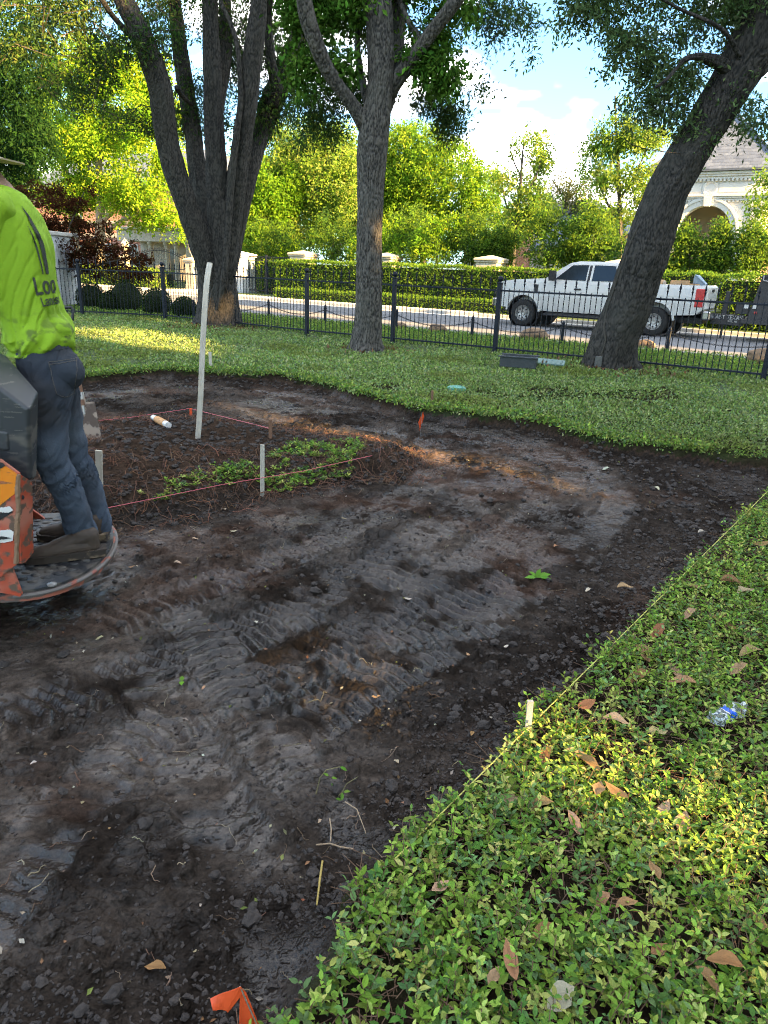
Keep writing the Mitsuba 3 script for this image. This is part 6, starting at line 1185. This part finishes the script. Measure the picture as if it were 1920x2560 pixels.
# body: head, neck, trunk, arms with hands, legs in one skin
HD = D(-84, 416, YB) ; NK = fC(.97)
def hand(w, hx, up, s):
    """Palm and fingers closed round a bar; hx points from wrist to knuckles, up is the back of the hand, s the thumb's side."""
    sd = np.cross(hx, up) * s; ch = [[(w, .027), (w + hx * .04, .030), (w + hx * .085 + sd * .022, .016)], [(w + hx * .04, .028), (w + hx * .085 - sd * .028, .014)]]
    for k, (o, L) in enumerate(((.028, .036), (.010, .040), (-.010, .037), (-.028, .030))):
        k0 = w + hx * .085 + sd * o; k1 = k0 + hx * L * .9 - up * .018; k2 = k1 - up * .030 + hx * .002; k3 = k2 - hx * .020 - up * .006; ch.append([(k0, .0105), (k1, .0095), (k2, .0088), (k3, .0080)])
    t0 = w + hx * .03 + sd * .026; t1 = t0 + sd * .022 + hx * .025 - up * .012; t2 = t1 + hx * .028 - up * .024; t3 = t2 + hx * .012 - up * .018 - sd * .01; ch.append([(t0, .014), (t1, .0115), (t2, .010), (t3, .009)])
    return ch
up_ = np.array([0, 0, 1.0]); HXL, HXR = unit(HL - EL), unit(HR - ER); HXL[2] *= .2; HXR[2] *= .2; HXL, HXR = unit(HXL), unit(HXR); WL, WR = HL - HXL * .10, HR - HXR * .10
pel = D(112, 885, YB); HIPL, HIPR = D(118, 945, 3.31), D(128, 940, 3.50); KNL, KNR = D(130, 1150, 3.27), D(182, 1140, 3.54); ANL, ANR = D(207, 1318, 3.36), D(247, 1290, 3.60)
bones = [[(HD + [0, 0, .02], .098), (HD + FD * .035 - up_ * .035, .080), (HD + FD * .055 - up_ * .085, .052)], [(HD - FD * .02, .088), (NK - FD * .0, .058), (fC(.9), .075)], [(fC(.88), .07), (fC(.7), .125), (fC(.4), .12), (fC(.1), .12), (pel, .12)],
         [(fC(.8), .06), (SHL, .062), (EL, .045), (WL, .030)], [(fC(.8), .06), (SHR, .062), (ER, .045), (WR, .030)],
         [(pel, .11), (HIPL, .088), (KNL, .055), (ANL, .040)], [(pel, .11), (HIPR, .088), (KNR, .055), (ANR, .040)],
         [(HD + FD * .100 + up_ * .005, .012), (HD + FD * .122 - up_ * .022, .014)]] + [[(HD + LD * s * .088 - FD * .005 + up_ * .018, .016), (HD + LD * s * .092 - FD * .008 - up_ * .018, .012)] for s in (1, -1)] + hand(WL, HXL, up_, -1) + hand(WR, HXR, up_, 1)
mat('m_skin', (.30, .17, .11), .55)
sk = hulls(bones, .02, 3, 14); obj('body', sk, 'm_skin', pe, smooth=True)
obj('eye', cat([trimesh.creation.icosphere(subdivisions=2, radius=.011).apply_translation(HD + FD * .098 + LD * s * .032 + up_ * .012) for s in (1, -1)]), 'm_whiteink', pe, smooth=True); obj('mouth', tube([HD + FD * .096 + LD * y - up_ * .062 for y in (-.022, 0, .022)], .005, 6), mat('m_lip', (.30, .12, .09), .5), pe)
hr = hulls([[(HD - FD * .022 + up_ * .03, .100), (HD - FD * .05 - up_ * .04, .070)]], .03, 2); obj('hair', hr, mat('m_hair', (.02, .015, .012), .6), pe, smooth=True)
brim_c = HD + up_ * .062; bt_ = D(49, 407, YB); rb = np.linalg.norm((bt_ - brim_c)[:2]); tilt_ = unit(up_ - FD * .10 + LD * .04)
prof_h = [(.001, .125), (.06, .122), (.086, .10), (.096, .04), (.103, .012), (.13, .002), (rb * .85, -.012), (rb, -.010), (rb, -.016), (rb * .85, -.018), (.13, -.005), (.095, .0)]
obj('hat', lathe(prof_h, brim_c, tilt_, 40), mat('m_straw', (.40, .32, .20), .85), pe, smooth=50)
# jeans
jb = [[(D(104, 862, 3.345), .118), (D(108, 862, 3.455), .118)], [(D(104, 862, 3.345), .118), (D(118, 915, 3.335), .128), (HIPL + [0, 0, -.02], .118), (D(122, 1060, 3.28), .088), (KNL, .075), (D(170, 1230, 3.31), .069), (D(201, 1320, 3.365), .074), (D(206, 1352, 3.37), .072)],
      [(D(108, 862, 3.455), .118), (D(126, 915, 3.48), .128), (HIPR + [0, 0, -.02], .115), (D(160, 1060, 3.52), .090), (KNR, .078), (D(222, 1220, 3.58), .068), (D(240, 1290, 3.6), .068), (D(246, 1318, 3.6), .068)], [(D(150, 925, 3.34), .108), (D(152, 925, 3.46), .104)], [(D(118, 915, 3.335), .128), (D(126, 915, 3.48), .128)]]
jn = hulls(jb, .012, 10, 20)
v = jn.vertices; zz_ = v[:, 2]; kn = np.exp(-((zz_ - .62) / .10) ** 2) + .9 * np.exp(-((zz_ - .30) / .07) ** 2) + .5 * np.exp(-((zz_ - .95) / .06) ** 2) + .35
wq = v * [11, 11, 34]; wq[:, 2] += (v @ LD) * 40 + (v @ FD) * 22; w_ = .42 - np.exp(-((meshkit.noise(wq, 2) - .5) / .10) ** 2); w2 = meshkit.noise(v * [9, 9, 16], 7) - .5
jn.vertices = v + jn.vertex_normals * (w_ * .013 * kn + w2 * .014)[:, None]
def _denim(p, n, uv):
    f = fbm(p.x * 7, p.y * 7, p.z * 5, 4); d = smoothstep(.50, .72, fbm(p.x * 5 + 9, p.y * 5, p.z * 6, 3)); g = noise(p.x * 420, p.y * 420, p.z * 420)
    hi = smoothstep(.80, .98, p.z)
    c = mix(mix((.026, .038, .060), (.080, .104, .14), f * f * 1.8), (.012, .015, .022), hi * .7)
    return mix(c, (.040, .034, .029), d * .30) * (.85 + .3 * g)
mat('m_denim', proc(_denim), .9, sheen=.25)
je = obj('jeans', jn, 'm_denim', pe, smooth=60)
# back pocket and seams, laid on the jeans along the line of sight of someone standing behind him on his left
bd = unit(D(155, 950, YB) - np.array([.05, .1, 1.3]))
def on_jeans(L, off): 
    P = drape([D(x, y, 2.6) for x, y in L], bd, jn, off) if False else np.array([drape([D(x, y, 2.6)], ray(x, y), jn, off)[0] for x, y in L]); return P[~np.isnan(P[:, 0])]
pk = [(121, 906), (190, 897), (191, 925), (184, 985), (160, 993), (138, 985), (128, 945)]
def pocket():
    nu, nv = 14, 14; V = []
    for j in range(nv):
        b = j / (nv - 1); xl = np.interp(b, [0, .55, .9, 1], [121, 131, 140, 152]); xr = np.interp(b, [0, .4, .9, 1], [190, 191, 184, 172]); 
        for i in range(nu): a = i / (nu - 1); V.append((xl + (xr - xl) * a, np.interp(a, [0, 1], [905, 896]) + b * (88 + 4 * math.sin(math.pi * a))))
    P = np.array([drape([D(x, y, 2.6)], ray(x, y), jn, .0035)[0] for x, y in V]); f = []
    for j in range(nv - 1):
        for i in range(nu - 1):
            o = j * nu + i; f += [t for t in ([o, o + 1, o + nu + 1], [o, o + nu + 1, o + nu]) if not np.isnan(P[t]).any()]
    return TM(np.nan_to_num(P), f)
mat('m_stitch', (.10, .085, .07), .8)
pko = obj('pocket', pocket(), 'm_denim', je, smooth=True)
for L in ([(122, 905), (155, 902), (190, 896)], [(123, 911), (155, 908), (190, 902)], [(121, 905), (131, 950), (141, 984), (160, 994), (183, 984), (191, 925), (190, 896)]):
    P = on_jeans([tuple(np.array(L[k]) * (1 - f) + np.array(L[k + 1]) * f) for k in range(len(L) - 1) for f in (0, .25, .5, .75)] + [L[-1]], .005); obj('stitching', tube(P, .0012, 4, cap=False), 'm_stitch', pko)
for L in ([(76, 905), (80, 960), (85, 1000), (92, 1060)], [(98, 1080), (128, 1150), (150, 1220), (178, 1260), (196, 1320), (204, 1345)], [(120, 878), (150, 874), (190, 864)]):
    P = on_jeans([tuple(np.array(L[k]) * (1 - f) + np.array(L[k + 1]) * f) for k in range(len(L) - 1) for f in (0, .25, .5, .75)] + [L[-1]], .0015); obj('seam', tube(P, .0022, 5, cap=False), 'm_denim', je)
# boots
mat('m_boot', proc(lambda p, n, uv: mix((.032, .022, .016), (.085, .060, .043), fbm(p.x * 16, p.y * 16, p.z * 16, 3))), .7)
mat('m_sole', proc(lambda p, n, uv: mix((.035, .026, .020), (.16, .115, .07), smoothstep(.5, .68, fbm(p.x * 26, p.y * 26, p.z * 26, 3)))), .85)
def boot(toe, heel, ank, lab=None):
    toe, heel = np.array([*toe[:2], 0]), np.array([*heel[:2], 0]); d = unit(toe - heel); L = np.linalg.norm(toe - heel); s = np.array([-d[1], d[0], 0]); z = .204; P = lambda x, y, h: heel + d * x * L + s * y + np.array([0, 0, z + h])
    up = hulls([[(P(.16, 0, .060), .040), (P(.45, .004, .060), .044), (P(.74, .004, .044), .043), (P(.90, .0, .036), .034)], [(P(.16, 0, .060), .040), (P(.17, 0, .11), .045), (P(.30, 0, .118), .040)], [(P(.17, 0, .11), .045), (P(.40, 0, .088), .040), (P(.6, 0, .062), .042)]], .014, 6, 18)
    a = np.linspace(0, 2 * np.pi, 48, endpoint=False); wd = lambda t: np.interp(t, [0, .15, .35, .72, .92, 1], [.030, .040, .038, .052, .040, .012])
    t = .5 - .5 * np.cos(a); prf_ = [(tt * L + (-.004 if tt < .5 else .006), math.copysign(wd(tt), math.sin(q))) for tt, q in zip(t, a)]
    so = prism(Polygon(prf_).buffer(.004), .034, frame(heel + [0, 0, z], d, s, np.array([0, 0, 1.0]))); 
    k = obj('boot', up, 'm_boot', pe, smooth=True); obj('sole', so, 'm_sole', k, smooth=40); obj('welt', prism(Polygon(prf_).buffer(.007), .007, frame(heel + [0, 0, z + .032], d, s, np.array([0, 0, 1.0]))), 'm_sole', k, smooth=40)
boot(G(66, 1408, .2), G(262, 1386, .2), ANL); boot(G(100, 1350, .2), G(268, 1350, .2), ANR)

# ---------------------------------------------------------------- the garden on the sunny side, beyond the right edge: what shades the yard
OPEN = [(-5.12, 5.3, .20, .55), (-9.78, 4.94, .50, .05), (-1.3, 7.2, 1.0, .32), (1.85, 7.6, .12, .0), (3.1, 7.3, .1, .02)]  # where the row of crowns lets the low sun through: across, height, half sizes
def shade_keep(P):
    k = (15.5 - P[:, 0]) / SUN[0]; y = P[:, 1] + SUN[1] * k; z = P[:, 2] + SUN[2] * k
    return np.all([((y - a) / (c + .58)) ** 2 + ((z - b) / (d + .58)) ** 2 > 1 for a, b, c, d in OPEN], axis=0)
def side_tree(x, y, h, r, seed, sprays=2500):
    t = thing('garden_tree', ['first', 'second', 'third', 'fourth', 'fifth', 'sixth', 'seventh', 'eighth', 'ninth', 'tenth'][seed - 401] + ' dark garden tree in the row beyond the right edge, counted from behind the camera', 'tree', 'trees beyond the right edge'); obj('trunk', tube([(x, y, -.05), (x + .1, y, h * .4), (x, y + .1, h * .75)], [.22, .17, .08], 10, .4), 'm_oakbark', t, smooth=True)
    m, c = foliage(seed, [((x, y, h * .60), (r, r, h * .38)), ((x + r * .1, y, h * .3), (r * .95, r * .95, h * .28)), ((x, y, h * .84), (r * .9, r * .9, h * .17))], sprays, 8, .34, .20, DARKLEAF, .2, .4, 1.0, .30, zmin=.2, keep=shade_keep); obj('crown', m, 'm_leaf', t, color=c)
for k, (y, h, r) in enumerate([(-17, 13, 2.4), (-13.9, 13, 2.3), (-11.2, 12.5, 2.1), (-8.1, 12.5, 2.1), (-6.3, 12.5, 2.1), (-2.6, 13.5, 2.3), (.8, 14, 2.2), (4.2, 14, 2.2), (7.4, 13, 2.1), (10.4, 9.5, 1.8)]):
    side_tree(15.5 + .8 * math.sin(k * 2.3) + (4 if y > 9 else 0), y, h, r, 401 + k)
